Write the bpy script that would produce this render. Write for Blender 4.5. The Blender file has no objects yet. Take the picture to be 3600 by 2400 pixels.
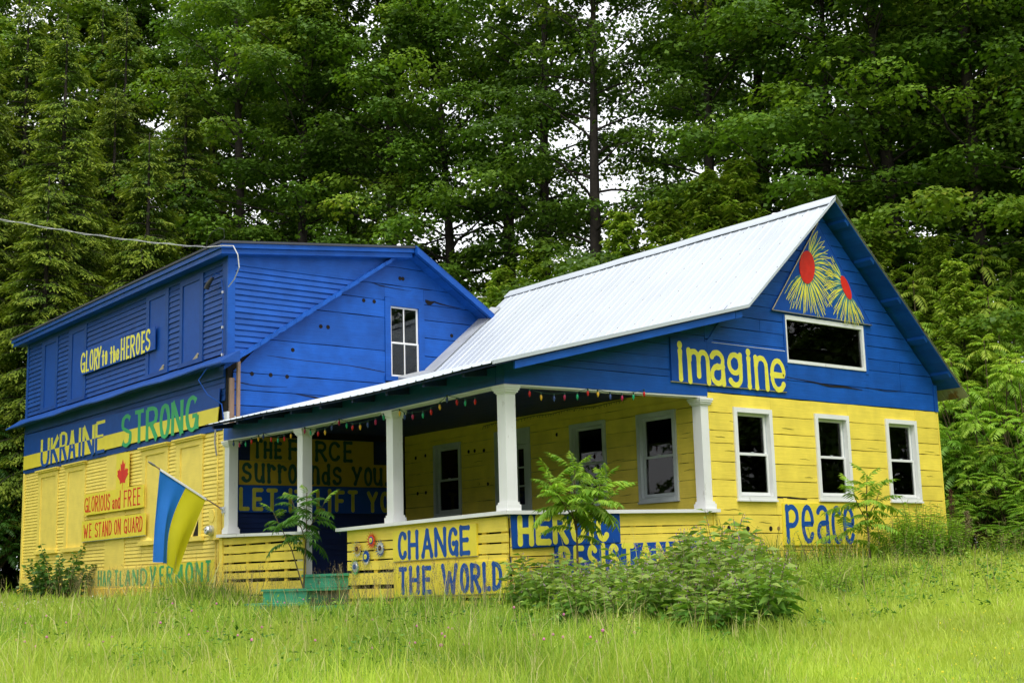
import bpy, bmesh, math, random
import numpy as np
from mathutils import Matrix, Vector
rad = math.radians
random.seed(7)
C = bpy.context.scene.collection
SC = bpy.context.scene

# ------------------------------------------------------------------ camera
YAW, PITCH, ROLL = 0.6655396, 0.1716705, -0.0271768
CAM = Vector((-11.5702, -14.9108, 0.0150))
Fv = Vector((math.sin(YAW)*math.cos(PITCH), math.cos(YAW)*math.cos(PITCH), math.sin(PITCH)))
Rv = Vector((math.cos(YAW), -math.sin(YAW), 0)); Uv = Rv.cross(Fv)
R2 = Rv*math.cos(ROLL)+Uv*math.sin(ROLL); U2 = -Rv*math.sin(ROLL)+Uv*math.cos(ROLL)
cd = bpy.data.cameras.new('camera'); cam = bpy.data.objects.new('camera', cd); C.objects.link(cam)
m = Matrix.Identity(4)
for i in range(3):
    m[i][0] = R2[i]; m[i][1] = U2[i]; m[i][2] = -Fv[i]; m[i][3] = CAM[i]
cam.matrix_world = m
cd.sensor_width = 36; cd.lens = 4739.04/3600*36; cd.clip_start = .1; cd.clip_end = 2000
SC.camera = cam

# ------------------------------------------------------------------ light and exposure
SUN = Vector((-0.34, -0.62, 1.30)).normalized()
world = bpy.data.worlds.new('World'); SC.world = world; world.use_nodes = True
nt = world.node_tree; bg = nt.nodes['Background']
sky = nt.nodes.new('ShaderNodeTexSky'); sky.sky_type = 'NISHITA'; sky.sun_disc = False
sky.sun_elevation = math.asin(SUN.z); sky.sun_rotation = math.atan2(SUN.x, SUN.y)
sky.air_density = 1.0; sky.dust_density = 4.0; sky.ozone_density = 1.0
hs = nt.nodes.new('ShaderNodeHueSaturation'); hs.inputs['Saturation'].default_value = 0.12
nt.links.new(sky.outputs[0], hs.inputs['Color'])
# overcast: a bright even cloud layer with soft mottling over the desaturated sky
tc = nt.nodes.new('ShaderNodeTexCoord'); cn = nt.nodes.new('ShaderNodeTexNoise'); cn.inputs['Scale'].default_value = 2.5; cn.inputs['Detail'].default_value = 4
nt.links.new(tc.outputs['Generated'], cn.inputs['Vector'])
cr = nt.nodes.new('ShaderNodeValToRGB'); cr.color_ramp.elements[0].position = .3; cr.color_ramp.elements[0].color = (.84, .87, .92, 1); cr.color_ramp.elements[1].position = .7; cr.color_ramp.elements[1].color = (1, 1, 1, 1)
nt.links.new(cn.outputs[0], cr.inputs[0])
cs = nt.nodes.new('ShaderNodeVectorMath'); cs.operation = 'SCALE'; cs.inputs['Scale'].default_value = 6.6; nt.links.new(cr.outputs[0], cs.inputs[0])
cm = nt.nodes.new('ShaderNodeMix'); cm.data_type = 'RGBA'; cm.inputs[0].default_value = .85
nt.links.new(hs.outputs[0], cm.inputs[6]); nt.links.new(cs.outputs[0], cm.inputs[7]); nt.links.new(cm.outputs[2], bg.inputs['Color'])
bg.inputs['Strength'].default_value = 0.15
sl = bpy.data.lights.new('sun', 'SUN'); sl.energy = 1.3; sl.angle = rad(22); sl.color = (1, .97, .91)
so = bpy.data.objects.new('sun', sl); C.objects.link(so)
so.rotation_euler = SUN.to_track_quat('Z', 'Y').to_euler()
SC.view_settings.view_transform = 'Standard'; SC.view_settings.look = 'None'
SC.view_settings.exposure = 0.86; SC.view_settings.gamma = 1
SC.view_settings.use_curve_mapping = False
SC.render.engine = 'CYCLES'
SC.cycles.max_bounces = 8; SC.cycles.transparent_max_bounces = 12
SC.cycles.diffuse_bounces = 4; SC.cycles.glossy_bounces = 3; SC.cycles.transmission_bounces = 4

# ------------------------------------------------------------------ materials
def mat(name, col, rough=.6, metal=0.0, var=.12, nscale=3.0, grain=None, bump=.0, objvar=0.0, spec=.4,
        attr=None, trans=0.0, stain=None):
    m = bpy.data.materials.new(name); m.use_nodes = True
    n = m.node_tree.nodes; l = m.node_tree.links; b = n['Principled BSDF']
    b.inputs['Roughness'].default_value = rough; b.inputs['Metallic'].default_value = metal
    b.inputs['Specular IOR Level'].default_value = spec
    rgb = n.new('ShaderNodeRGB'); rgb.outputs[0].default_value = (*col, 1)
    out = rgb.outputs[0]
    geo = n.new('ShaderNodeNewGeometry')
    val = None
    def mul(a, bnode):
        x = n.new('ShaderNodeMath'); x.operation = 'MULTIPLY'
        if isinstance(a, float): x.inputs[0].default_value = a
        else: l.new(a, x.inputs[0])
        l.new(bnode, x.inputs[1]); return x.outputs[0]
    def mr(src, lo, hi, a=0.3, bb=0.7):
        r = n.new('ShaderNodeMapRange'); l.new(src, r.inputs[0]); r.inputs[1].default_value = a; r.inputs[2].default_value = bb
        r.inputs[3].default_value = lo; r.inputs[4].default_value = hi; return r.outputs[0]
    no = n.new('ShaderNodeTexNoise'); no.inputs['Scale'].default_value = nscale; no.inputs['Detail'].default_value = 6
    l.new(geo.outputs['Position'], no.inputs['Vector'])
    val = mr(no.outputs[0], 1-var, 1+var)
    h = no.outputs[0]
    if grain:
        mp = n.new('ShaderNodeMapping'); mp.inputs['Scale'].default_value = grain
        l.new(geo.outputs['Position'], mp.inputs['Vector'])
        g = n.new('ShaderNodeTexNoise'); g.inputs['Scale'].default_value = 1; g.inputs['Detail'].default_value = 5
        g.inputs['Roughness'].default_value = .65
        l.new(mp.outputs[0], g.inputs['Vector'])
        val = mul(val, mr(g.outputs[0], 1-var*.8, 1+var*.5)); h = g.outputs[0]
    if objvar:
        oi = n.new('ShaderNodeObjectInfo'); val = mul(val, mr(oi.outputs['Random'], 1-objvar, 1+objvar, 0, 1))
    if attr:
        at = n.new('ShaderNodeAttribute'); at.attribute_name = 'v'
        ra = n.new('ShaderNodeValToRGB'); ra.color_ramp.elements[0].color = (*attr[0], 1); ra.color_ramp.elements[1].color = (*attr[-1], 1)
        for i, c in enumerate(attr[1:-1]):
            e = ra.color_ramp.elements.new((i+1)/(len(attr)-1)); e.color = (*c, 1)
        l.new(at.outputs['Fac'], ra.inputs[0]); out = ra.outputs[0]
    mx = n.new('ShaderNodeVectorMath'); mx.operation = 'SCALE'
    l.new(out, mx.inputs[0]); l.new(val, mx.inputs['Scale']); out = mx.outputs[0]
    if stain:
        s = n.new('ShaderNodeTexNoise'); s.inputs['Scale'].default_value = stain[1]; s.inputs['Detail'].default_value = 8
        s.inputs['Roughness'].default_value = .7
        if len(stain) > 3:
            mp2 = n.new('ShaderNodeMapping'); mp2.inputs['Scale'].default_value = stain[3]
            l.new(geo.outputs['Position'], mp2.inputs['Vector']); l.new(mp2.outputs[0], s.inputs['Vector'])
        else: l.new(geo.outputs['Position'], s.inputs['Vector'])
        f = mr(s.outputs[0], 0, 1, stain[2], stain[2]+.07)
        mm = n.new('ShaderNodeMix'); mm.data_type = 'RGBA'
        l.new(f, mm.inputs[0]); l.new(out, mm.inputs[6]); mm.inputs[7].default_value = (*stain[0], 1); out = mm.outputs[2]
    l.new(out, b.inputs['Base Color'])
    if bump:
        bp = n.new('ShaderNodeBump'); bp.inputs['Strength'].default_value = bump; bp.inputs['Distance'].default_value = .01
        l.new(h, bp.inputs['Height']); l.new(bp.outputs[0], b.inputs['Normal'])
    if trans:
        t = n.new('ShaderNodeBsdfTranslucent'); ms = n.new('ShaderNodeMixShader'); ms.inputs[0].default_value = trans
        sc2 = n.new('ShaderNodeVectorMath'); sc2.operation = 'MULTIPLY'; l.new(out, sc2.inputs[0]); sc2.inputs[1].default_value = (1.3, 1.35, .6)
        l.new(sc2.outputs[0], t.inputs[0])
        l.new(b.outputs[0], ms.inputs[1]); l.new(t.outputs[0], ms.inputs[2]); l.new(ms.outputs[0], n['Material Output'].inputs[0])
    return m
GR = (2.2, 2.2, 55)
YEL = (.85, .665, .085); BLU = (.006, .078, .37)
M = dict(
 yellow=mat('yellow_paint', YEL, .55, grain=GR, bump=.35, objvar=.05, var=.10, stain=((.50, .36, .08), 5.0, .66, (1.2, 1.2, 14))),
 yellow2=mat('yellow_clapboard_paint', (.85, .66, .125), .6, grain=GR, bump=.2, objvar=.045, var=.07, stain=((.45, .34, .12), 3, .70)),
 stucco=mat('yellow_foundation_paint', (.74, .50, .06), .8, nscale=7, var=.14, bump=.6, stain=((.40, .25, .07), 2.3, .62)),
 blue=mat('blue_paint', BLU, .5, spec=.25, grain=GR, bump=.35, objvar=.10, var=.16, stain=((.007, .045, .20), 3.5, .63, (.8, .8, 9))),
 blue2=mat('blue_clapboard_paint', (.008, .062, .28), .55, spec=.25, grain=GR, bump=.2, objvar=.07, var=.14, stain=((.05, .13, .33), 2.6, .66)),
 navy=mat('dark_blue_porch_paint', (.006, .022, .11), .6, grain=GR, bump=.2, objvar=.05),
 white=mat('white_paint', (.74, .745, .74), .5, var=.03, stain=((.50, .49, .45), 7, .63, (1, 1, .35))),
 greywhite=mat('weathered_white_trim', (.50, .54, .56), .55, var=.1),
 metal=mat('painted_metal_roofing', (.48, .52, .57), .42, metal=.1, var=.05, nscale=.8, stain=((.50, .50, .50), 1.4, .68, (.5, 3, .5))),
 galv=mat('rusting_galvanised_sheet', (.42, .40, .36), .5, metal=.4, var=.2, stain=((.30, .17, .08), 2.5, .56)),
 rawwood=mat('bare_weathered_wood', (.26, .17, .12), .8, grain=(20, 20, 3), bump=.3, var=.2),
 dark=mat('dark_sheathing_and_gap_shade', (.010, .008, .007), .9),
 inside=mat('interior_plaster', (.35, .36, .34), .9),
 hole=mat('hole_shade_and_black', (.008, .006, .005), 1.0),
 plug=mat('hole_rim_wood', (.25, .17, .05), .8),
 green=mat('green_step_paint', (.035, .30, .17), .5, grain=(2, 2, 40), bump=.3, var=.15, stain=((.07, .09, .06), 4, .60)),
 signblue=mat('sign_blue_paint', (.007, .066, .33), .5, spec=.2, var=.08, nscale=6),
 signyel=mat('sign_yellow_paint', (.80, .66, .05), .45, var=.05, nscale=4),
 leyel=mat('lettering_yellow', (.76, .70, .07), .45, var=.08, nscale=8),
 leblue=mat('lettering_blue', (.012, .080, .34), .5, spec=.2, var=.10, nscale=9),
 legreen=mat('lettering_green', (.03, .38, .13), .5, var=.10, nscale=6),
 fadegreen=mat('faded_lettering_green', (.13, .40, .14), .6, var=.25, nscale=14),
 ledark=mat('lettering_dark_green', (.012, .07, .05), .5, var=.12),
 palegreenyel=mat('lettering_olive_yellow', (.50, .48, .05), .5, var=.12, nscale=9),
 red=mat('red_sign_paint', (.66, .025, .012), .45, var=.1, nscale=8),
 ored=mat('orange_red_paint', (.62, .06, .012), .45, var=.1, nscale=8),
 teal=mat('teal_brush_paint', (.04, .20, .22), .5, var=.3, nscale=12),
 plyedge=mat('plywood_edge', (.50, .42, .28), .8, var=.2, nscale=20),
 flagblue=mat('flag_blue_cloth', (.012, .16, .62), .7, var=.05, trans=.25),
 flagyel=mat('flag_yellow_cloth', (.58, .54, .01), .7, var=.05, trans=.25),
 tin=mat('tin_plate', (.62, .64, .66), .3, metal=.7, var=.15, nscale=14),
 gold=mat('gold_tin_plate', (.55, .38, .08), .35, metal=.4, var=.15, nscale=14),
 brown=mat('brown_paint', (.07, .02, .008), .6),
 grey=mat('grey_metal', (.28, .28, .27), .45, metal=.5, var=.2),
 wire=mat('green_cord', (.010, .045, .03), .6),
 cable=mat('pale_cable', (.50, .50, .50), .5, var=.15, nscale=20),
 dcable=mat('dark_cable', (.03, .03, .035), .5),
 soil=mat('soil_and_grass_base', (.16, .24, .02), 1.0, var=.4, nscale=2),
 bark=mat('dark_bark', (.035, .028, .022), .95, nscale=9, var=.35, grain=(8, 8, 1.2), bump=.6),
 stem=mat('green_brown_stem', (.10, .075, .035), .8, var=.2),
 maple=mat('maple_leaves', (1, 1, 1), .5, attr=[(.030, .072, .007), (.075, .155, .013), (.17, .27, .022), (.30, .29, .035)], trans=.33, objvar=.25, var=.15, nscale=.5, spec=.25),
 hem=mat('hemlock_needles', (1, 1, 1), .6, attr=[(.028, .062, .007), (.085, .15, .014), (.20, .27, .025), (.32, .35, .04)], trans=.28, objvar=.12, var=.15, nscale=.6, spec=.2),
 lime=mat('lime_green_leaves', (1, 1, 1), .5, attr=[(.08, .17, .02), (.20, .34, .03), (.34, .42, .05)], trans=.35, objvar=.1, spec=.3),
 sumac=mat('sumac_leaves', (1, 1, 1), .45, attr=[(.06, .16, .018), (.14, .30, .028), (.26, .42, .04), (.38, .44, .06)], trans=.32, objvar=.2, spec=.2),
 darksumac=mat('shaded_sumac_leaves', (1, 1, 1), .5, attr=[(.03, .09, .014), (.06, .16, .022), (.11, .22, .03)], trans=.3, objvar=.12, spec=.3),
 bush=mat('comfrey_leaves', (1, 1, 1), .5, attr=[(.035, .10, .018), (.085, .21, .026), (.17, .29, .045), (.32, .42, .10)], trans=.30, objvar=.15, spec=.12),
 grass=mat('grass_blades', (1, 1, 1), .55, attr=[(.050, .12, .016), (.15, .28, .028), (.32, .46, .055), (.48, .57, .09), (.58, .50, .28)], trans=.35, var=.2, nscale=.45, spec=.25),
 seed=mat('grass_seed_heads', (.24, .19, .09), .8, var=.2),
 pink=mat('clover_pink', (.55, .17, .33), .7, var=.2, nscale=20),
 whitefl=mat('white_clover_blossom', (.75, .75, .68), .7),
 purple=mat('comfrey_flower', (.36, .20, .33), .6, var=.3, nscale=20),
 rustseed=mat('rusty_seed_head', (.12, .045, .025), .9, var=.3),
 redbulb=mat('red_bulb', (.55, .012, .012), .25), greenbulb=mat('green_bulb', (.01, .33, .14), .25),
 yelbulb=mat('amber_bulb', (.75, .42, .03), .25), bluebulb=mat('blue_bulb', (.04, .07, .22), .25),
 pinkbulb=mat('magenta_bulb', (.40, .015, .08), .25),
 roofdark=mat('old_roof_covering', (.05, .055, .07), .8),
 curtain=mat('grey_white_blind', (.45, .46, .46), .8),
 chair=mat('dark_red_chair', (.14, .012, .01), .5),
)
def glass():
    m = bpy.data.materials.new('window_glass'); m.use_nodes = True
    n = m.node_tree.nodes; l = m.node_tree.links; n.remove(n['Principled BSDF'])
    t = n.new('ShaderNodeBsdfTransparent'); t.inputs[0].default_value = (.80, .84, .84, 1)
    g = n.new('ShaderNodeBsdfGlossy'); g.inputs['Roughness'].default_value = .015
    f = n.new('ShaderNodeFresnel'); f.inputs[0].default_value = 1.42
    no = n.new('ShaderNodeTexNoise'); no.inputs['Scale'].default_value = 2.2
    geo = n.new('ShaderNodeNewGeometry'); l.new(geo.outputs['Position'], no.inputs['Vector'])
    bp = n.new('ShaderNodeBump'); bp.inputs['Strength'].default_value = .04; bp.inputs['Distance'].default_value = .02
    l.new(no.outputs[0], bp.inputs['Height']); l.new(bp.outputs[0], g.inputs['Normal'])
    mx = n.new('ShaderNodeMixShader'); l.new(f.outputs[0], mx.inputs[0]); l.new(t.outputs[0], mx.inputs[1]); l.new(g.outputs[0], mx.inputs[2])
    l.new(mx.outputs[0], n['Material Output'].inputs[0]); return m
M['glass'] = glass()

# ------------------------------------------------------------------ object helpers
ORG = {}
def thing(name, label, cat, loc, group=None):
    o = bpy.data.objects.new(name, None); C.objects.link(o); o.location = loc; o.empty_display_size = .3
    o['label'] = label; o['category'] = cat
    if group: o['group'] = group
    ORG[o.name] = Vector(loc); return o
def tag(o, label, cat, group=None):
    o['label'] = label; o['category'] = cat
    if group: o['group'] = group
    return o
def link(name, me, parent=None):
    o = bpy.data.objects.new(name, me); C.objects.link(o)
    if parent is not None: o.parent = parent; ORG[o.name] = ORG[parent.name]
    else: ORG[o.name] = Vector((0, 0, 0))
    return o
class MB:
    def __init__(s): s.v = []; s.f = []
    def add(s, vs, fs):
        b = len(s.v); s.v += [tuple(v) for v in vs]; s.f += [tuple(b+i for i in f) for f in fs]; return s
    def box(s, x0, x1, y0, y1, z0, z1):
        return s.add([(x0, y0, z0), (x1, y0, z0), (x1, y1, z0), (x0, y1, z0), (x0, y0, z1), (x1, y0, z1), (x1, y1, z1), (x0, y1, z1)],
                     [(0, 3, 2, 1), (4, 5, 6, 7), (0, 1, 5, 4), (1, 2, 6, 5), (2, 3, 7, 6), (3, 0, 4, 7)])
    def hexa(s, bot, top):
        k = len(bot)
        return s.add(list(bot)+list(top), [tuple(range(k))[::-1], tuple(range(k, 2*k))]+[(i, (i+1) % k, k+(i+1) % k, k+i) for i in range(k)])
    def tube(s, pts, r, n=6, r1=None, cap=True):
        pts = [Vector(p) for p in pts]; rings = []; up = Vector((0.13, .27, .95))
        for i, p in enumerate(pts):
            t = (pts[min(i+1, len(pts)-1)]-pts[max(i-1, 0)]).normalized()
            a = t.cross(up); a = a.normalized() if a.length > 1e-3 else Vector((1, 0, 0)); b = t.cross(a)
            rr = r if r1 is None else r+(r1-r)*i/(len(pts)-1)
            if isinstance(r, (list, tuple)): rr = r[i]
            rings.append([p+(a*math.cos(2*math.pi*k/n)+b*math.sin(2*math.pi*k/n))*rr for k in range(n)])
        vs = [v for R in rings for v in R]; fs = []
        for i in range(len(pts)-1):
            for k in range(n): fs.append((i*n+k, i*n+(k+1) % n, (i+1)*n+(k+1) % n, (i+1)*n+k))
        if cap: fs += [tuple(range(n)), tuple((len(pts)-1)*n+k for k in range(n))[::-1]]
        return s.add(vs, fs)
    def build(s, name, m, parent=None, smooth=False, world=True, fix=True):
        me = bpy.data.meshes.new(name)
        off = ORG[parent.name] if (parent is not None and world) else Vector((0, 0, 0))
        me.from_pydata([(v[0]-off.x, v[1]-off.y, v[2]-off.z) for v in s.v], [], s.f)
        if fix:
            bm = bmesh.new(); bm.from_mesh(me); bmesh.ops.recalc_face_normals(bm, faces=bm.faces); bm.to_mesh(me); bm.free()
        me.materials.append(M[m] if isinstance(m, str) else m)
        if smooth: me.polygons.foreach_set('use_smooth', [True]*len(me.polygons))
        me.update(); return link(name, me, parent)
class Fr:                                       # a wall: 'Y' faces -Y, 'X' faces -X; u runs along it, d is how far a piece stands proud
    def __init__(s, ax, c): s.ax = ax; s.c = c
    def p(s, u, z, d): return (u, s.c-d, z) if s.ax == 'Y' else (s.c-d, u, z)
def fbox(mb, fr, u0, u1, z0, z1, d0, d1):
    return mb.hexa([fr.p(u0, z0, d0), fr.p(u1, z0, d0), fr.p(u1, z0, d1), fr.p(u0, z0, d1)],
                   [fr.p(u0, z1, d0), fr.p(u1, z1, d0), fr.p(u1, z1, d1), fr.p(u0, z1, d1)])
def plank(name, fr, ub, ut, z0, z1, d0, d1, m, parent, nseg=4, jit=.006, gap=.004, tilt=0.0):
    mb = MB(); vs = []; dj = random.uniform(-.003, .004)
    for i in range(nseg+1):
        s = i/nseg
        b = ub[0]+(ub[1]-ub[0])*s; t = ut[0]+(ut[1]-ut[0])*s
        a = z0+gap+random.uniform(-jit, jit)*.6; c = z1-gap+random.uniform(-jit, jit)*.6
        dd = d1+dj+random.uniform(-.002, .002)
        vs += [fr.p(b, a, d0), fr.p(b, a, dd+tilt), fr.p(t, c, dd), fr.p(t, c, d0)]
    fs = [(0, 1, 2, 3)]+[(4*i+k, 4*i+4+k, 4*i+4+(k+1) % 4, 4*i+(k+1) % 4) for i in range(nseg) for k in range(4)]+[tuple(4*nseg+k for k in (3, 2, 1, 0))]
    mb.add(vs, fs); return mb.build(name, m, parent)
def rows(fr, edges, ul, ur, holes, splits, name, m, parent, d0=0, d1=.03, jit=.006, gap=.004, tilt=0.0, nseg=4, slope=0.0):
    """planks row by row, cut round the openings and against sloping edges ul(z)..ur(z)"""
    made = []
    for r in range(len(edges)-1):
        z0, z1 = edges[r], edges[r+1]; zm = (z0+z1)/2
        ivs = []; L = max(ul(z0), ul(z1)); Rr = min(ur(z0), ur(z1))
        L0, L1, R0, R1 = ul(z0), ul(z1), ur(z0), ur(z1)
        hs_ = [h for h in holes if h[2] < z1-.01 and h[3] > z0+.01]
        cuts = sorted((h[0], h[1]) for h in hs_)
        cur = None; segs = []; start = None
        for (a, b) in cuts:
            if start is None: segs.append((None, a))
            else: segs.append((start, a))
            start = b
        segs.append((start, None))
        for h in hs_:
            if h[3] < z1-.03: made.append(plank(name, fr, (h[0], h[1]), (h[0], h[1]), h[3], z1, d0, d1, m, parent, 2, jit, gap, tilt))
            if h[2] > z0+.03: made.append(plank(name, fr, (h[0], h[1]), (h[0], h[1]), z0, h[2], d0, d1, m, parent, 2, jit, gap, tilt))
        sp = splits[r % len(splits)] if splits else []
        for (a, b) in segs:
            pts = [a]+[s for s in sp if (a is None or s > a+.15) and (b is None or s < b-.15) and s > L+.15 and s < Rr-.15]+[b]
            for i in range(len(pts)-1):
                g = .0025
                bl = L0 if pts[i] is None else max(pts[i]+g, L0); tl = L1 if pts[i] is None else max(pts[i]+g, L1)
                br = R0 if pts[i+1] is None else min(pts[i+1]-g, R0); tr = R1 if pts[i+1] is None else min(pts[i+1]-g, R1)
                if br-bl < .02 and tr-tl < .02: continue
                tr = max(tr, tl); br = max(br, bl)
                made.append(plank(name, fr, (bl, br), (tl, tr), z0, z1, d0, d1, m, parent, nseg, jit, gap, tilt))
    return made
def cells(mb, fr, edges, ul, ur, holes, d0, d1):
    zs = sorted(set(edges) | {h[2] for h in holes} | {h[3] for h in holes})
    for z0, z1 in zip(zs[:-1], zs[1:]):
        hs_ = sorted((h[0], h[1]) for h in holes if h[2] < (z0+z1)/2 < h[3])
        cur = None
        for a, b in hs_+[(None, None)]:
            l0 = ul(z0) if cur is None else cur; l1 = ul(z1) if cur is None else cur
            r0 = ur(z0) if a is None else a; r1 = ur(z1) if a is None else a
            if r0-l0 > .005 or r1-l1 > .005:
                r0 = max(r0, l0); r1 = max(r1, l1)
                mb.hexa([fr.p(l0, z0, d0), fr.p(r0, z0, d0), fr.p(r0, z0, d1), fr.p(l0, z0, d1)],
                        [fr.p(l1, z1, d0), fr.p(r1, z1, d0), fr.p(r1, z1, d1), fr.p(l1, z1, d1)])
            cur = b
def disc(mb, fr, u, z, d0, d1, ru, rz=None, n=16):
    rz = rz or ru
    a = [(u+ru*math.cos(2*math.pi*k/n), z+rz*math.sin(2*math.pi*k/n)) for k in range(n)]
    return mb.hexa([fr.p(x, y, d0) for x, y in a], [fr.p(x, y, d1) for x, y in a])
def holes_(fr, pts, d, parent, r=.028, mixed=True):
    for u, z in pts:
        mb = MB(); n = 14                          # dark disc and ring on the plank paint the shade of a hole
        for (ra, rb) in ((r*1.22, r),):
            A = [(math.cos(2*math.pi*k/n), math.sin(2*math.pi*k/n)) for k in range(n)]
            vs = [fr.p(u+ra*x, z+ra*y, d+.001) for x, y in A]+[fr.p(u+rb*x, z+rb*y, d+.003) for x, y in A]
            mb.add(vs, [(k, (k+1) % n, n+(k+1) % n, n+k) for k in range(n)])
        h = mb.build('painted_drill_hole', 'hole', parent)
        m2 = MB(); disc(m2, fr, u, z, d-.01, d+.002, r); m2.build('hole_shade_disc', 'hole', h)
def double_hung(fr, u0, u1, z0, z1, parent, mtrim='white', depth=.16, rail=None, proud=.05, jamb=.095, name='window', bars=None, top=.5):
    """casing, sash, meeting rail and panes of a double hung window"""
    c = .075; w = MB()
    fbox(w, fr, u0, u0+c, z0, z1, -.02, proud); fbox(w, fr, u1-c, u1, z0, z1, -.02, proud)
    fbox(w, fr, u0+c, u1-c, z1-c, z1, -.02, proud+.002); fbox(w, fr, u0+c, u1-c, z0, z0+c*.8, -.02, proud+.003)
    fbox(w, fr, u0-.01, u1+.01, z0-.028, z0-.001, -.01, proud+.02)
    win = w.build(name, mtrim, parent)
    a0, a1, b0, b1 = u0+c, u1-c, z0+c*.8, z1-c
    j = MB()
    fbox(j, fr, a0, a0+.012, b0, b1, -.24, -.021); fbox(j, fr, a1-.012, a1, b0, b1, -.24, -.021)
    fbox(j, fr, a0+.013, a1-.013, b1-.012, b1, -.24, -.021); fbox(j, fr, a0+.013, a1-.013, b0, b0+.012, -.24, -.021)
    j.build('jamb', 'greywhite' if mtrim == 'white' else mtrim, win)
    zm = b0+(b1-b0)*top; s = .045
    for (lo, hi, d) in ((b0+.012, zm+.02, .0), (zm-.02, b1-.012, -.03)):
        sh = MB(); x0, x1 = a0+.012, a1-.012
        fbox(sh, fr, x0, x0+s, lo, hi, d-.03, d); fbox(sh, fr, x1-s, x1, lo, hi, d-.03, d)
        fbox(sh, fr, x0+s, x1-s, hi-.035, hi, d-.03, d+.001); fbox(sh, fr, x0+s, x1-s, lo, lo+.05, d-.03, d+.001)
        if bars:
            for k in range(1, bars): 
                uu = x0+s+(x1-x0-2*s)*k/bars; fbox(sh, fr, uu-.011, uu+.011, lo+.05, hi-.035, d-.028, d-.003)
        sh.build('sash', mtrim, win)
        p = MB(); fbox(p, fr, x0+s-.004, x1-s+.004, lo+.045, hi-.03, d-.019, d-.014); p.build('pane', 'glass', win)
    lk = MB(); um = (a0+a1)/2; fbox(lk, fr, um-.03, um+.03, zm+.021, zm+.04, -.02, .0); lk.build('sash_lock', 'greywhite', win)
    return win
def np_mesh(name, V, F, v=None, nv=4):
    me = bpy.data.meshes.new(name); n = len(F)
    me.vertices.add(len(V)); me.vertices.foreach_set('co', np.ascontiguousarray(V, np.float32).ravel())
    me.loops.add(n*nv); me.loops.foreach_set('vertex_index', np.ascontiguousarray(F, np.int32).ravel())
    me.polygons.add(n); me.polygons.foreach_set('loop_start', np.arange(0, n*nv, nv, dtype=np.int32))
    me.polygons.foreach_set('loop_total', np.full(n, nv, np.int32))
    me.update(calc_edges=True)
    if v is not None:
        at = me.attributes.new('v', 'FLOAT', 'FACE'); at.data.foreach_set('value', np.ascontiguousarray(v, np.float32))
    return me

M['greendark'] = mat('aged_green_boards', (.022, .14, .07), .6, grain=(2, 2, 30), bump=.4, var=.3, stain=((.06, .07, .05), 3, .50))
M['porchfloor'] = mat('grey_green_floor', (.05, .09, .07), .7)
M['buttercup'] = mat('buttercup_yellow', (.75, .66, .04), .6)

# ------------------------------------------------------------------ ground
CP = [(-11.6,-14.9,-1.6),(0,0,-.52),(0,4.3,-.5),(0,8.7,-.42),(0,20.5,-.2),(4,-.3,-.2),(10,-.3,.05),(-5.8,-7.4,-1.02),(-6,5,-.75),(-8,20,-.55),(-20,5,-1.3),(15,-3,.1),(25,0,.25),(30,-12,-.1),(12,12,.2),(10,30,.1),(30,30,.4),(2,-13,-.9),(12,-20,-.6),(-25,30,-.7),(-10,-40,-1.7),(40,60,.5),(-30,70,0),(60,0,.5)]
_P = np.array(CP, float)
def _U(r2): return np.where(r2 > 0, .5*r2*np.log(np.maximum(r2, 1e-12)), 0)
_n = len(_P); _K = _U(((_P[:, None, :2]-_P[None, :, :2])**2).sum(2))+np.eye(_n)*2.
_A = np.zeros((_n+3, _n+3)); _A[:_n, :_n] = _K; _A[:_n, _n] = 1; _A[:_n, _n+1:] = _P[:, :2]; _A[_n, :_n] = 1; _A[_n+1:, :_n] = _P[:, :2].T
_W = np.linalg.solve(_A, np.r_[_P[:, 2], 0, 0, 0])
def gz(x, y):
    x = np.clip(np.asarray(x, float), -70, 90); y = np.clip(np.asarray(y, float), -70, 110)
    r2 = (x[..., None]-_P[:, 0])**2+(y[..., None]-_P[:, 1])**2
    return np.clip(_U(r2)@_W[:_n]+_W[_n]+_W[_n+1]*x+_W[_n+2]*y, -4, 4)
gx = np.unique(np.r_[np.arange(-40, 50, 1.), [-900, -500, -250, -120, -70, 70, 130, 260, 500, 900]])
XX, YY = np.meshgrid(gx, gx); ZZ = gz(XX, YY)
ng = len(gx); gv = np.stack([XX.ravel(), YY.ravel(), ZZ.ravel()], 1)
ii, jj = np.meshgrid(np.arange(ng-1), np.arange(ng-1)); q = (jj*ng+ii).ravel()
gm = np_mesh('ground', gv, np.stack([q, q+1, q+ng+1, q+ng], 1)); gm.materials.append(M['soil'])
gm.polygons.foreach_set('use_smooth', [True]*len(gm.polygons))
g_o = link('ground', gm); g_o['kind'] = 'structure'

# ================================================================== the gabled wing with its porch
WG = thing('house_wing', 'gabled front wing of weathered planks, blue gable above yellow walls, under a pale metal roof', 'house', (7.0, 4.3, -.3))
FG = Fr('Y', -.07)
def inv_l(z): return (z+.10-2.85)/.252-.7 if z < 4.07 else 7.01-(6.22-z)/.9
def inv_r(z): return min(10.1, 7.01+(6.20-z)/.93)
GWIN = [(4.53, 5.446, 1.11, 2.59), (6.533, 7.438, 1.13, 2.59), (8.4725, 9.381, 1.133, 2.595)]
PIC = (5.93, 8.03, 3.42, 4.24)
yel_edges = [-.62, -.3, 0.0, .30, .58, .87, 1.155, 1.42, 1.705, 2.0, 2.20, 2.487, 2.80]
yel_split = [[6.2, 8.9], [7.74], [5.5, 7.72], [4.5, 7.9], [5.5, 7.5], [5.62, 7.80], [4.46, 6.41], [6.41, 8.44], [8.43], [6.42, 8.44], [8.45, 9.5], [4.46, 5.5, 9.48]]
WH = [(a, b, c, d) for a, b, c, d in GWIN]
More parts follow.
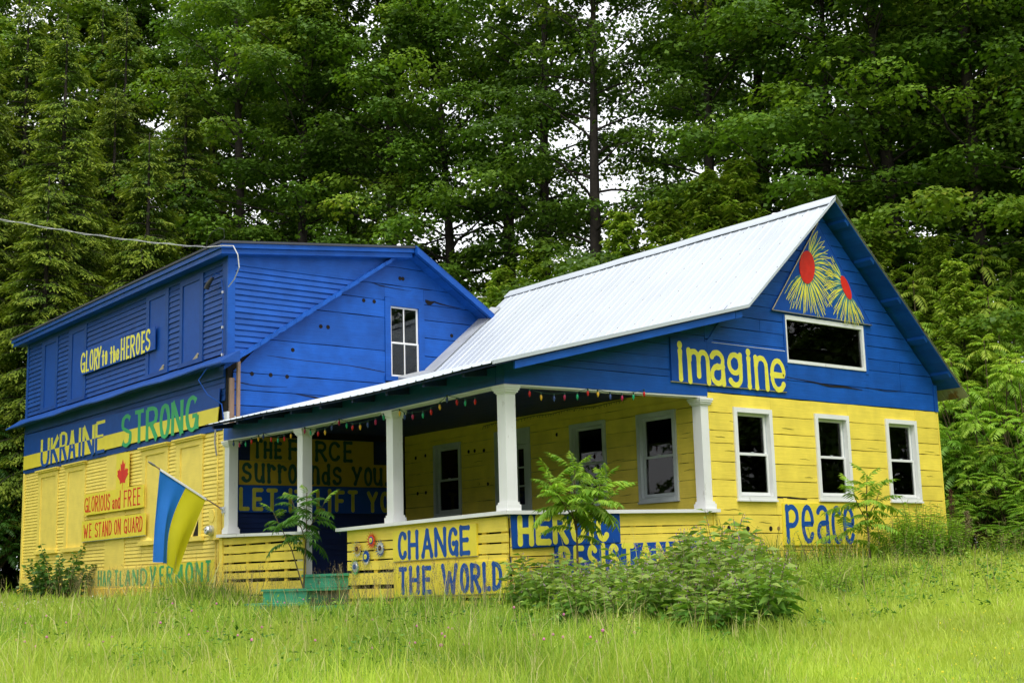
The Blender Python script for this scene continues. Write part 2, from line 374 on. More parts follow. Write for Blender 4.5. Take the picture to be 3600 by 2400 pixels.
rows(FG, yel_edges, lambda z: 3.975, lambda z: 10.06, WH, yel_split, 'plank', 'yellow', WG, gap=.0055)
blu_edges = [2.806, 3.12, 3.45, 3.66, 3.89, 4.10, 4.32, 4.55, 4.79, 5.0, 5.21, 5.42, 5.62, 5.82, 6.02, 6.2]
blu_split = [[4.75], [9.02], [9.04], [], [5.3], [], [5.86], [], [8.6], [], [6.6], [], [], [], []]
rows(FG, blu_edges, lambda z: max(3.975, inv_l(z)), inv_r, [PIC], blu_split, 'plank', 'blue', WG, gap=.006)
rows(FG, [2.99, 3.10, 3.29, 3.50, 3.70, 3.90, 4.0], lambda z: max(-.08, inv_l(z)), lambda z: 3.965, [], [[.5], [.95], [2.1], [], [], []], 'plank', 'blue', WG)
# diagonal cover board beside the sign
mb = MB(); mb.hexa([FG.p(3.98, 3.60, .031), FG.p(4.10, 3.60, .031), FG.p(4.10, 3.60, .05), FG.p(3.98, 3.60, .05)], [FG.p(4.36, 4.02, .031), FG.p(4.46, 4.02, .031), FG.p(4.46, 4.02, .05), FG.p(4.36, 4.02, .05)]); mb.build('batten', 'blue', WG)
mb = MB(); fbox(mb, FG, 10.0, 10.1, 2.80, 3.30, .031, .05); mb.build('corner_board', 'blue', WG)
mb = MB(); fbox(mb, FG, 10.062, 10.10, -.6, 2.80, 0, .034); mb.build('corner_board', 'yellow', WG)
# sheathing behind the planks
mb = MB(); inset = lambda h: (h[0]+.06, h[1]-.06, h[2]+.05, h[3]-.06)
cells(mb, FG, [-.9, 2.8, 3.35, 4.07, 6.2], lambda z: max(3.975, inv_l(z)) if z > 3 else 3.975, inv_r, [inset(h) for h in GWIN+[PIC]], -.12, -.001)
cells(mb, FG, [2.99, 3.6, 4.0], lambda z: max(-.05, inv_l(z)+.02), lambda z: 3.97, [], -.08, -.001)
# other walls of the wing: back, right, and the wall under the porch
mb.box(10.0, 10.09, -.07, 8.75, -.9, 3.25); mb.box(4.1, 10.0, 8.62, 8.72, -.9, 3.25)
mb.build('sheathing', 'dark', WG)
# porch back wall of the wing (faces -X)
FI = Fr('X', 4.0)
IW = [(.63, 1.55, 1.15, 2.61), (2.34, 3.28, 1.19, 2.62), (6.60, 7.54, 1.21, 2.64)]; DOOR = (4.42, 5.50, .15, 2.71)
mb = MB(); cells(mb, FI, [-.8, 2.95], lambda y: -.06, lambda y: 8.6, [inset(h) for h in IW]+[(DOOR[0]+.06, DOOR[1]-.06, .15, 2.65)], -.10, -.001)
mb.build('sheathing', 'dark', WG)
rows(FI, [.14, .42, .66, .88, 1.16, 1.44, 1.72, 1.87, 2.12, 2.36, 2.60, 2.74, 2.93], lambda z: -.06, lambda z: 8.60, IW+[DOOR],
     [[1.8, 5.8], [2.0, 8.0], [.3, 4.0], [2.28], [6.1], [1.7, 3.5], [.4, 5.9], [2.3], [5.6, 8.0], [1.58, 3.8], [2.25, 6.2], [2.3, 3.6]], 'plank', 'yellow', WG)
holes_(FI, [(3.95, 2.50), (3.65, 2.49), (5.85, 2.40), (6.15, 2.42), (5.75, 1.75), (6.05, 1.77), (5.6, 1.75), (8.2, 2.45), (7.85, 2.47), (8.15, 1.72), (7.85, 1.72), (6.35, 2.42)], .031, WG, r=.032)
holes_(FG, [(4.3, .66), (4.74, .65), (5.28, .65), (7.91, .67), (8.28, .67), (8.75, .67), (9.25, .67)], .031, WG, r=.034)
for u in (5.47, 8.47, 9.92):
    mb = MB(); disc(mb, FG, u, .655, .025, .034, .034); mb.build('wooden_plug', 'plug', WG)
for h in GWIN: double_hung(FG, *h, WG, proud=.06)
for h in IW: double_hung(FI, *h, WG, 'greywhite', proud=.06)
# picture window in the gable
w = MB(); a, b, c, d = PIC; t = .055
fbox(w, FG, a, b, d-t-.02, d, -.02, .05); fbox(w, FG, a, b, c, c+t, -.02, .05); fbox(w, FG, a, a+t*.5, c+t, d-t-.02, -.02, .051); fbox(w, FG, b-t, b, c+t, d-t-.02, -.02, .051)
win = w.build('picture_window', 'white', WG)
w = MB(); fbox(w, FG, a+t*.4, b-t*.9, c+t*.9, d-t-.01, .0, .006); w.build('pane', 'glass', win)
w = MB(); fbox(w, FG, a-.05, a-.002, c-.06, d, .03, .045); fbox(w, FG, b+.002, b+.08, c-.05, d+.02, .03, .045); w.build('window_trim', 'blue', win)
# door on the porch
w = MB(); a, b, c, d = DOOR
fbox(w, FI, a, a+.1, c, d, -.03, .05); fbox(w, FI, b-.1, b, c, d, -.03, .05); fbox(w, FI, a+.1, b-.1, d-.1, d, -.03, .051)
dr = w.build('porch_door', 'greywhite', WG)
w = MB(); fbox(w, FI, a+.1, b-.1, 2.42, 2.61, -.03, .02); w.build('header_panel', 'greywhite', dr)
w = MB(); p0, p1 = a+.11, b-.11
fbox(w, FI, p0, p0+.12, c, 2.41, -.03, .01); fbox(w, FI, p1-.12, p1, c, 2.41, -.03, .01)
fbox(w, FI, p0+.12, p1-.12, c, 1.30, -.03, .008); fbox(w, FI, p0+.12, p1-.12, 2.33, 2.41, -.03, .011)
for k in (1, 2):
    u = p0+.12+(p1-p0-.24)*k/3; fbox(w, FI, u-.014, u+.014, 1.30, 2.33, -.025, .007)
    z = 1.30+1.03*k/3; fbox(w, FI, p0+.12, p1-.12, z-.014, z+.014, -.024, .006)
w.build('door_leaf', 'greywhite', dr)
w = MB(); fbox(w, FI, p0+.115, p1-.115, 1.295, 2.335, -.015, -.010); w.build('pane', 'glass', dr)
w = MB(); w.tube([FI.p(p0+.06, 1.15, .01), FI.p(p0+.06, 1.15, .06)], .03, 8); w.build('door_knob', 'grey', dr)
# rooms inside: floor, ceiling and a partition, dim plaster
w = MB(); w.box(4.1, 10.0, .06, 8.6, .05, .12); w.box(4.2, 9.95, .1, 8.6, 2.85, 2.9); w.box(7.2, 7.3, .3, 8.5, .13, 2.84); w.build('inner_floor_and_ceiling', 'inside', WG)
w = MB(); w.box(4.7, 5.5, .35, .37, 2.0, 2.5); 
# pale ruched blind behind the right porch window, as the pane shows it
bl = []; nb = 12
mb = MB()
for i in range(nb+1):
    for k in range(7):
        y = .72+.74*i/nb; z = 2.28-(.52+.13*math.sin(math.pi*i/nb))*k/6
        bl.append((4.18+.02*math.sin(k*2.6+i*.9), y, z))
mb.add(bl, [(i*7+k, (i+1)*7+k, (i+1)*7+k+1, i*7+k+1) for i in range(nb) for k in range(6)]); mb.build('ruched_blind', 'curtain', WG)

# porch: floor, ceiling, beams, posts, rails
w = MB(); w.box(-.08, 3.99, -.06, 8.72, .06, .13); w.build('porch_floor', 'porchfloor', WG)
for i in range(13):
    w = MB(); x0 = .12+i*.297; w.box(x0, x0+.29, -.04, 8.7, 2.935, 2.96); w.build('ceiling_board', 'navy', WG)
P3, P2, P1, P0, P4 = (0, 0), (0, 2.888), (0, 5.746), (0, 8.563), (3.90, 0)
zb = {P3: .90, P2: .866, P1: .13, P0: .93, P4: .955}; zt = {P3: 2.65, P2: 2.616, P1: 2.621, P0: 2.68, P4: 2.70}
for p in (P3, P2, P1, P0, P4):
    w = MB(); s = .092; x, y = p; w.box(x-s, x+s, y-s, y+s, zb[p], zt[p]); pst = w.build('porch_post', 'white', WG)
    w = MB()
    for (e, h0, h1) in ((.012, .115, .095), (.030, .095, .065), (.045, .065, .035), (.055, .035, .001)):
        w.box(x-s-e, x+s+e, y-s-e, y+s+e, zt[p]-h0, zt[p]-h1)
    w.build('capital', 'white', pst)
    if p != P1:
        w = MB(); w.box(x-s-.032, x+s+.032, y-s-.032, y+s+.032, zb[p]+.001, zb[p]+.085); w.box(x-s-.016, x+s+.016, y-s-.016, y+s+.016, zb[p]+.085, zb[p]+.12); w.build('post_base', 'white', pst)
seq = [P3, P2, P1, P0]
for a, b in zip(seq[:-1], seq[1:]):
    w = MB(); y0 = a[1] if a != P3 else .105; y1 = b[1] if b != P0 else 8.70
    w.hexa([(-.1, y0, zt[a]+.022), (.1, y0, zt[a]+.022), (.1, y1, zt[b]+.022), (-.1, y1, zt[b]+.022)], [(-.1, y0, 2.93), (.1, y0, 2.93), (.1, y1, 2.96), (-.1, y1, 2.96)])
    w.build('porch_beam', 'blue', WG)
    w = MB(); w.hexa([(-.09, y0, zt[a]+.002), (.11, y0, zt[a]+.002), (.11, y1, zt[b]+.002), (-.09, y1, zt[b]+.002)], [(-.09, y0, zt[a]+.02), (.11, y0, zt[a]+.02), (.11, y1, zt[b]+.02), (-.09, y1, zt[b]+.02)])
    w.build('beam_trim', 'white', WG)
w = MB(); w.hexa([(-.1, -.101, 2.672), (3.97, -.101, 2.735), (3.97, .09, 2.735), (-.1, .09, 2.672)], [(-.1, -.101, 2.985), (3.97, -.101, 2.985), (3.97, .09, 2.985), (-.1, .09, 2.985)]); w.build('porch_beam', 'blue', WG)
w = MB(); w.hexa([(-.09, -.092, 2.652), (3.96, -.092, 2.708), (3.96, .10, 2.708), (-.09, .10, 2.652)], [(-.09, -.092, 2.67), (3.96, -.092, 2.732), (3.96, .10, 2.732), (-.09, .10, 2.67)]); w.build('beam_trim', 'white', WG)
w = MB(); w.hexa([(-.20, -.2, .846), (.14, -.2, .846), (.14, 4.38, .796), (-.20, 4.38, .796)], [(-.20, -.2, .898), (.14, -.2, .898), (.14, 4.38, .848), (-.20, 4.38, .848)]); w.build('rail_cap', 'white', WG)
w = MB(); w.hexa([(-.20, 5.50, .80), (.14, 5.50, .80), (.14, 8.77, .868), (-.20, 8.77, .868)], [(-.20, 5.50, .85), (.14, 5.50, .85), (.14, 8.77, .925), (-.20, 8.77, .925)]); w.build('rail_cap', 'white', WG)
w = MB(); w.hexa([(.141, -.2, .846), (4.03, -.2, .902), (4.03, .13, .902), (.141, .13, .846)], [(.141, -.2, .898), (4.03, -.2, .953), (4.03, .13, .953), (.141, .13, .898)]); w.build('rail_cap', 'white', WG)
# slatted skirts with black backing added as shade in the gaps, and studs showing
FX = Fr('X', -.09)
slats = [(.615, .825), (.475, .595), (.325, .455), (.165, .305), (-.065, .115), (-.275, -.13), (-.45, -.325), (-.62, -.485)]
def srow(fr, u0, u1, zlist, shift0=0.0, shift1=0.0, splits=()):
    for i, (a, b) in enumerate(zlist):
        pts = [u0]+[s for s in splits if u0+.1 < s < u1-.1 and (i+int(s*10)) % 2 == 0]+[u1]
        for p, q in zip(pts[:-1], pts[1:]):
            j0 = random.uniform(-.02, .02) if p == u0 else 0
            f = lambda u: shift0+(shift1-shift0)*(u-u0)/(u1-u0)
            mb = MB(); n = 5; vs = []
            for k in range(n+1):
                u = p+.002+(q-p-.004)*k/n; jb = random.uniform(-.004, .004); jt = random.uniform(-.004, .004)
                u += j0 if k == 0 and p == u0 else 0
                vs += [fr.p(u, a+f(u)+jb, .0), fr.p(u, a+f(u)+jb, .03), fr.p(u, b+f(u)+jt, .03), fr.p(u, b+f(u)+jt, .0)]
            mb.add(vs, [(0, 1, 2, 3)]+[(4*i_+k, 4*i_+4+k, 4*i_+4+(k+1) % 4, 4*i_+(k+1) % 4) for i_ in range(n) for k in range(4)]+[tuple(4*n+k for k in (3, 2, 1, 0))])
            mb.build('slat', 'yellow', WG)
srow(FX, -.09, 4.14, slats, 0, 0, (2.9,))
sl2 = [(.72, .845), (.555, .685), (.39, .53), (.235, .355), (.09, .195), (-.19, .03), (-.39, -.225), (-.6, -.42)]
srow(FX, 5.60, 8.62, sl2)
FY = Fr('Y', -.09)
srow(FY, -.06, 3.93, [(.66, .86), (.545, .645), (.405, .53), (.27, .39), (.12, .255), (-.04, .105), (-.22, -.06), (-.5, -.24)], 0, .055, (1.4,))
for fr, us in ((FX, (.02, .47, 1.18, 1.88, 2.65, 3.33, 4.0, 5.68, 6.25, 6.95, 7.7, 8.4)), (FY, (.05, .75, 1.45, 2.25, 2.8, 3.4, 3.85))):
    for u in us:
        w = MB(); fbox(w, fr, u-.055, u+.055, -.7, .81, -.05, -.001); w.build('stud', 'yellow', WG)
w = MB(); w.box(-.02, .02, .02, 4.1, -.75, .8); w.box(-.02, .02, 5.7, 8.6, -.75, .8); w.box(.05, 3.95, -.02, .02, -.75, .82); w.box(.0, .04, 4.1, 5.7, -.75, .05); w.build('gap_shade_backing', 'dark', WG)
w = MB(); w.box(-.14, -.085, 8.63, 8.76, -.6, .865); w.build('corner_board', 'yellow', WG)
w = MB(); w.box(3.93, 3.972, -.135, -.07, -.6, .90); w.build('corner_board', 'yellow', WG)

# wing roof
def prof(X):
    if X < 4.62: return 2.85+.252*(X+.7)
    if X < 7.01: return 6.35-.90*(7.01-X)
    return 6.35-.93*(X-7.01)
def top(X, Y):
    z = prof(X); f = max(0, min(1, Y/8.8))
    if X < 4.62: z += f*(.067+.053*(X+.7)/5.3)
    elif X < 7.01: z += f*.12*(7.01-X)/2.39
    if 0 < Y < 6.2 and X < 3: z -= .05*math.sin(math.pi*Y/6.2)*(3-X)/3.6
    return z
XL = [-.6, -.2, .5, 1.3, 2.1, 3.0, 3.9, 4.35, 4.6, 4.8, 5.3, 6.2, 7.0]
XR = [7.02, 8.2, 9.4, 10.55]
NP = 10; WP = (8.76+.5)/NP
for side, xs in (('l', XL), ('r', XR)):
    for k in range(NP):
        y0 = -.5+k*WP; ys = []; q4 = WP/4
        for r in range(4):
            b0 = y0+r*q4; hgt = .022 if r == 0 else .011
            ys += [(b0+.001, .0), (b0+.012, hgt), (b0+.030, hgt), (b0+.042, 0.0), (b0+q4*.5, -.002)]
        ys.append((y0+WP-.001, 0.0))
        mb = MB(); vs = []
        for (y, h) in ys:
            for x in xs:
                yy = min(y, 8.42) if (x < .1 and side == 'l') else y
                vs.append((x, yy, top(x, y)+h))
        nx = len(xs)
        mb.add(vs, [(i*nx+j, (i+1)*nx+j, (i+1)*nx+j+1, i*nx+j+1) for i in range(len(ys)-1) for j in range(nx-1)])
        mb.build('roof_panel', 'metal' if side == 'l' else 'galv', WG, fix=False)
mb = MB(); c = []
for i in range(13):
    y = -.52+i*(8.8+.52)/12; j = .006*math.sin(i*2.1)
    c += [(6.84, y, 6.235+j), (6.85, y, 6.262+j), (7.01, y, 6.402+j), (7.17, y, 6.262+j), (7.18, y, 6.235+j)]
mb.add(c, [(i*5+k, (i+1)*5+k, (i+1)*5+k+1, i*5+k+1) for i in range(12) for k in range(4)]); mb.build('ridge_cap', 'metal', WG)
# screws in rows across the sheets: tiny geometry joined
mb = MB()
for k in range(NP):
    for r in (0, 2):
        y = -.5+k*WP+r*WP/4+.07
        for x in (4.78, 5.45, 6.1, 6.75):
            z = top(x, y); mb.hexa([(x-.007, y-.007, z-.008), (x+.007, y-.007, z+.006), (x+.007, y+.007, z+.006), (x-.007, y+.007, z-.008)], [(x-.011, y-.006, z+.0), (x+.002, y-.006, z+.010), (x+.002, y+.006, z+.010), (x-.011, y+.006, z+.0)])
sc_ = mb.build('roof_screws', 'grey', WG, fix=False); sc_['kind'] = 'stuff'
# drip edge along the near rake and flashing with rust against the main house
mb = MB(); pts = [(x, top(x, -.5)) for x in XL]
vs = []
for x, z in pts: vs += [(x, -.515, z+.03), (x, -.515, z-.025), (x, -.49, z-.025), (x, -.49, z+.03)]
mb.add(vs, [(0, 1, 2, 3)]+[(4*i+k, 4*i+4+k, 4*i+4+(k+1) % 4, 4*i+(k+1) % 4) for i in range(len(pts)-1) for k in range(4)]+[tuple(4*(len(pts)-1)+k for k in (3, 2, 1, 0))]); mb.build('rake_flashing', 'metal', WG)
M['rustmetal'] = mat('weathered_flashing', (.42, .44, .46), .5, metal=.2, var=.15, nscale=2, stain=((.40, .27, .17), 1.2, .64))
mb = MB(); vs = []
xs = [3.9, 4.6, 4.8, 5.3, 6.2, 6.45]
for x in xs: z = top(x, 8.5); vs += [(x, 8.42, z+.030), (x, 8.765, z+.032), (x, 8.775, z+.10), (x, 8.42, z+.020)]
mb.add(vs, [(4*i+k, 4*i+4+k, 4*i+4+(k+1) % 4, 4*i+(k+1) % 4) for i in range(len(xs)-1) for k in range(4)]+[(0, 1, 2, 3), tuple(4*(len(xs)-1)+k for k in (3, 2, 1, 0))]); mb.build('wall_flashing', 'rustmetal', WG)
# roof deck (soffit boards) under the metal, rafters and rake boards
def deck(xs, y0, y1, t0, t1, name, m, off=.0):
    mb = MB(); vs = []
    for x in xs:
        z = top(x, y0); z2 = top(x, y1); vs += [(x, y0, z-t0), (x, y0, z-t1), (x, y1, z2-t1), (x, y1, z2-t0)]
    n = len(xs)
    mb.add(vs, [(0, 1, 2, 3)]+[(4*i+k, 4*i+4+k, 4*i+4+(k+1) % 4, 4*i+(k+1) % 4) for i in range(n-1) for k in range(4)]+[tuple(4*(n-1)+k for k in (3, 2, 1, 0))])
    return mb.build(name, m, WG)
for k in range(6):
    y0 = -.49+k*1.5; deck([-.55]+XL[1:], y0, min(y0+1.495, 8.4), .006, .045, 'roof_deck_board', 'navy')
xr = 7.02
for k in range(15):                                            # separate soffit boards show along the right rake
    x1 = min(xr+.235, 10.32); deck([xr+.004, x1], -.47, 8.7, .012, .04, 'soffit_board', 'blue'); xr = x1
deck([-.2, 1, 2.2, 3.4, 4.3], -.48, -.44, .045, .155, 'rake_board', 'blue')
deck([4.32, 4.48], -.47, -.40, .045, .16, 'rake_board', 'blue')
for x in (7.3, 7.95, 8.65, 9.35, 10.0):
    mb = MB(); z = top(x, 0)-.045; mb.hexa([(x, -.44, z-.05), (x+.09, -.44, z-.13), (x+.09, -.075, z-.13), (x, -.075, z-.05)], [(x, -.46, z), (x+.09, -.46, z-.084), (x+.09, -.075, z-.084), (x, -.075, z)]); mb.build('lookout_block', 'blue', WG)
for k in range(9):
    y = .3+k*1.0; mb = MB(); z = top(-.4, y)
    mb.hexa([(-.5, y, z-.13), (0, y, z-.08), (0, y+.06, z-.08), (-.5, y+.06, z-.13)], [(-.5, y, z-.07), (0, y, z+.03), (0, y+.06, z+.03), (-.5, y+.06, z-.07)]); mb.build('rafter_tail', 'navy', WG)
mb = MB(); mb.box(-.08, .0, 8.60, 8.77, 2.95, 3.25); mb.box(-.02, .30, 8.66, 8.77, 3.05, 3.18); mb.build('white_end_block', 'white', WG)

# ================================================================== the main house
MH = thing('main_house', 'long main house with boarded windows, yellow clapboards below and blue clapboards above', 'house', (4.2, 14.7, -.3))
FE = Fr('Y', 8.806); FF = Fr('X', .03)
rk = lambda z: (z-4.20)/.672                                 # x of the old gable slope at height z
MWIN = (3.62, 4.62, 4.19, 5.90)
rt = lambda z: 4.2+(6.90-z)/.62
ed = [2.9, 3.405, 3.705, 4.05, 4.43, 4.75, 5.46, 5.85, 6.18, 6.58, 6.86]
rows(FE, [3.05, 3.405, 3.705, 4.05, 4.75, 5.46, 5.84], lambda z: max(.13, rk(z)), lambda z: MWIN[0]-.001, [], [[], [2.33], [], [], [], []], 'plank', 'blue', MH, jit=.008, nseg=6, gap=.008)
rows(FE, [3.9, 4.36, 4.71, 5.11, 5.50, 5.84], lambda z: MWIN[1]+.001, lambda z: min(8.3, rt(z)), [], [], 'plank', 'blue', MH, jit=.008, gap=.008)
rows(FE, [5.84, 6.18, 6.58, 6.84], lambda z: rk(z), lambda z: rt(z), [(MWIN[0], MWIN[1], 5.8, 5.90)], [], 'plank', 'blue', MH, jit=.010, nseg=6, gap=.007)
mb = MB(); cells(mb, FE, [-.5, 3.05, 4.29, 6.84], lambda z: max(.13, rk(z)), lambda z: min(8.35, rt(z)), [(3.70, 4.54, 4.27, 5.82)], -.12, -.001); mb.build('sheathing', 'dark', MH)
holes_(FE, [(3.101, 5.774), (3.36, 5.778), (2.073, 5.126), (2.242, 5.127), (1.428, 4.585), (.528, 4.04), (.937, 4.045), (1.301, 4.037), (4.017, 6.35), (4.09, 6.35), (5.347, 5.22), (5.664, 5.225)], .031, MH, r=.036)
mb = MB(); disc(mb, FE, 5.437, 5.226, .025, .034, .036); mb.build('wooden_plug', 'blue', MH)
def crack(fr, pts, wd, d, parent):                             # a split in a plank: a jagged sliver of dark
    mb = MB(); vs = []
    for i, (u, z) in enumerate(pts):
        w_ = wd[i] if isinstance(wd, (list, tuple)) else wd
        vs += [fr.p(u, z-w_/2, d-.002), fr.p(u, z-w_/2, d), fr.p(u, z+w_/2, d), fr.p(u, z+w_/2, d-.002)]
    n = len(pts); mb.add(vs, [(4*i+k, 4*i+4+k, 4*i+4+(k+1) % 4, 4*i+(k+1) % 4) for i in range(n-1) for k in range(4)]); return mb.build('crack', 'hole', parent)
crack(FE, [(4.66, 5.93), (4.72, 5.90), (4.80, 5.89), (4.9, 5.93), (5.05, 5.90), (5.3, 5.87), (5.6, 5.86)], [.05, .10, .09, .03, .03, .02, .004], .035, MH)
crack(FE, [(.85, 4.43), (1.2, 4.41), (1.7, 4.39), (2.2, 4.38), (2.7, 4.37), (3.2, 4.33), (3.6, 4.29)], [.004, .012, .010, .013, .012, .018, .01], .035, MH)
crack(FE, [(3.3, 6.18), (3.5, 6.14), (3.8, 6.12), (4.3, 6.10)], [.004, .02, .012, .003], .036, MH)
crack(FE, [(.14, 3.87), (.5, 3.82), (.8, 3.81), (1.3, 3.83)], [.02, .014, .012, .003], .035, MH)
crack(FE, [(1.5, 3.70), (1.9, 3.66), (2.3, 3.60), (2.7, 3.62)], [.01, .03, .045, .01], .036, MH)
crack(FG, [(8.0, 3.13), (8.6, 3.10), (9.0, 3.12)], [.004, .012, .004], .035, WG)
crack(FG, [(5.9, 3.17), (6.6, 3.13), (7.0, 3.09), (7.4, 3.10), (7.9, 3.08)], [.01, .02, .035, .03, .01], .036, WG)
crack(FG, [(5.45, 1.16), (5.8, 1.155), (6.3, 1.13), (6.9, 1.12)], [.03, .035, .016, .004], .034, WG)
for (u, z, L) in [(4.1, 2.1, .22), (4.3, 1.88, .3), (5.7, 2.3, .3), (6.1, 1.8, .25), (7.9, 2.05, .35), (9.6, 2.05, .3), (9.6, 1.6, .2), (4.2, .95, .4), (6.2, 1.5, .2), (7.7, 1.3, .3), (9.7, 1.06, .25), (4.4, 2.35, .2), (8.1, 2.4, .2), (5.0, .75, .3)]:
    crack(FG, [(u, z), (u+L*.3, z+random.uniform(-.01, .01)), (u+L*.6, z+random.uniform(-.012, .012)), (u+L, z-.008)], [.002, .006, .007, .002], .034, WG)
for (u, z, L) in [(.3, 2.2, .2), (.25, 1.6, .25), (1.9, 1.9, .3), (2.1, 1.55, .2), (3.6, 2.1, .3), (5.9, 2.2, .3), (8.0, 2.1, .2), (1.75, 1.3, .3), (4.0, 1.9, .2)]:
    crack(FI, [(u, z), (u+L*.5, z+random.uniform(-.012, .012)), (u+L, z-.008)], [.002, .008, .002], .034, WG)
# upper window of the main house: blue casing, white sashes with a glazing bar
a, b, c, d = MWIN; w = MB()
fbox(w, FE, a, a+.14, c, d, -.02, .05); fbox(w, FE, b-.14, b, c, d, -.02, .05); fbox(w, FE, a+.14, b-.14, d-.17, d, -.02, .052); fbox(w, FE, a-.02, b+.02, c-.08, c+.02, -.02, .09)
win = w.build('upper_window', 'blue', MH)
i0, i1, j0, j1 = a+.142, b-.142, c+.022, d-.172; jm = (j0+j1)/2-.03
for lo, hi, dd in ((j0, jm+.02, .02), (jm-.02, j1, -.0)):
    w = MB(); s = .04
    fbox(w, FE, i0, i0+s, lo, hi, dd-.03, dd); fbox(w, FE, i1-s, i1, lo, hi, dd-.03, dd); fbox(w, FE, i0+s, i1-s, hi-.035, hi, dd-.03, dd+.001); fbox(w, FE, i0+s, i1-s, lo, lo+.045, dd-.03, dd+.001)
    um = (i0+i1)/2; fbox(w, FE, um-.012, um+.012, lo+.045, hi-.035, dd-.028, dd-.002); w.build('sash', 'white', win)
    w = MB(); fbox(w, FE, i0+s-.003, i1-s+.003, lo+.04, hi-.03, dd-.02, dd-.015); w.build('pane', 'glass', win)
# wall of the main house under the porch roof: dark blue siding
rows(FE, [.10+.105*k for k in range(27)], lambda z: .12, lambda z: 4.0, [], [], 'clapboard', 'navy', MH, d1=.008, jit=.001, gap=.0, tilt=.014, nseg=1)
w = MB(); fbox(w, FE, 3.92, 4.0, .13, 2.93, .025, .045); w.build('corner_board', 'navy', MH)
# facade: sheathing, clapboards, corner boards
w = MB(); w.box(.032, .15, 8.81, 20.45, -.4, 6.35); w.box(.15, 8.3, 20.3, 20.45, -.4, 4.3); w.box(8.2, 8.35, 8.9, 20.3, -.4, 4.3)
w.hexa([(.15, 20.3, 4.3), (8.3, 20.3, 4.3), (8.3, 20.45, 4.3), (.15, 20.45, 4.3)], [(.15, 20.3, 6.2), (4.5, 20.3, 6.6), (4.5, 20.45, 6.6), (.15, 20.45, 6.2)]); w.build('sheathing', 'dark', MH)
UW = [(18.2, 19.36), (16.26, 17.44), (11.55, 12.72), (9.87, 10.98)]
ued = [4.42+i*(6.22-4.42)/16 for i in range(17)]
for k, (u0, u1) in enumerate([(8.98, 9.87), (10.98, 11.55), (12.72, 16.26), (17.44, 18.2), (19.36, 20.36)]):
    rows(FF, ued, lambda z: u0+.004, lambda z: u1-.004, [], [], 'clapboard', 'blue2', MH, d1=.010, jit=.0015, gap=.002, tilt=.023, nseg=1)
def flat(name, fr, u0, u1, z0, z1, d0, d1, m, parent): 
    w = MB(); fbox(w, fr, u0, u1, z0, z1, d0, d1); return w.build(name, m, parent)
for (a, b), (i, j) in zip(UW, [(18.35, 19.13), (16.42, 17.2), (11.72, 12.56), (10.03, 10.85)]):
    w = MB(); fbox(w, FF, a, i, 4.45, 6.22, 0, .045); fbox(w, FF, j, b, 4.45, 6.22, 0, .045); fbox(w, FF, i, j, 6.11, 6.22, 0, .046); fbox(w, FF, a-.03, b+.03, 4.40, 4.49, 0, .065)
    bw = w.build('boarded_window', 'blue2', MH); flat('plywood_panel', FF, i, j, 4.49, 6.11, 0, .022, 'signblue', bw)
    if a < 12:
        w = MB(); w.hexa([FF.p(a+.25, 4.50, .023), FF.p(a+.5, 4.50, .023), FF.p(a+.22, 4.60, .023), FF.p(a+.2, 4.58, .023)], [FF.p(a+.25, 4.50, .027), FF.p(a+.5, 4.50, .027), FF.p(a+.22, 4.60, .05), FF.p(a+.2, 4.58, .05)]); w.build('curled_corner', 'plyedge', bw)
flat('frieze_board', FF, 8.98, 20.36, 6.22, 6.42, 0, .03, 'blue2', MH)
flat('corner_board', FF, 8.766, 8.976, 4.30, 6.42, -.03, .05, 'blue2', MH); flat('corner_board', FF, 20.36, 20.49, 4.30, 6.42, 0, .045, 'blue2', MH)
flat('corner_board', FF, 20.36, 20.48, 2.95, 4.2, 0, .045, 'blue2', MH); flat('corner_board', FF, 20.36, 20.48, .0, 2.95, 0, .046, 'yellow2', MH)
flat('corner_board', FF, 8.775, 8.90, .0, 2.95, 0, .046, 'yellow2', MH)
# pent roof between the storeys
w = MB(); n = 14; vs = []
for i in range(n+1):
    y = 8.30+i*(20.95-8.30)/n; s = .018*math.sin(i*1.7)
    vs += [(.03, y, 4.40), (-.36, y, 4.155+s), (-.36, y, 4.125+s), (.03, y, 4.18)]
w.add(vs, [(0, 1, 2, 3)]+[(4*i+k, 4*i+4+k, 4*i+4+(k+1) % 4, 4*i+(k+1) % 4) for i in range(n) for k in range(4)]+[tuple(4*n+k for k in (3, 2, 1, 0))]); w.build('pent_roof', 'blue2', MH)
flat('pent_frieze', FF, 8.9, 20.36, 3.96, 4.18, 0, .05, 'blue2', MH)
rows(FF, [3.5, 3.62, 3.74, 3.86, 3.96], lambda z: 8.9, lambda z: 20.36, [], [[14.]], 'clapboard', 'blue2', MH, d1=.006, jit=.001, gap=0, tilt=.016, nseg=1)
flat('belt_board', FF, 8.9, 20.36, 2.935, 3.06, 0, .04, 'blue2', MH)
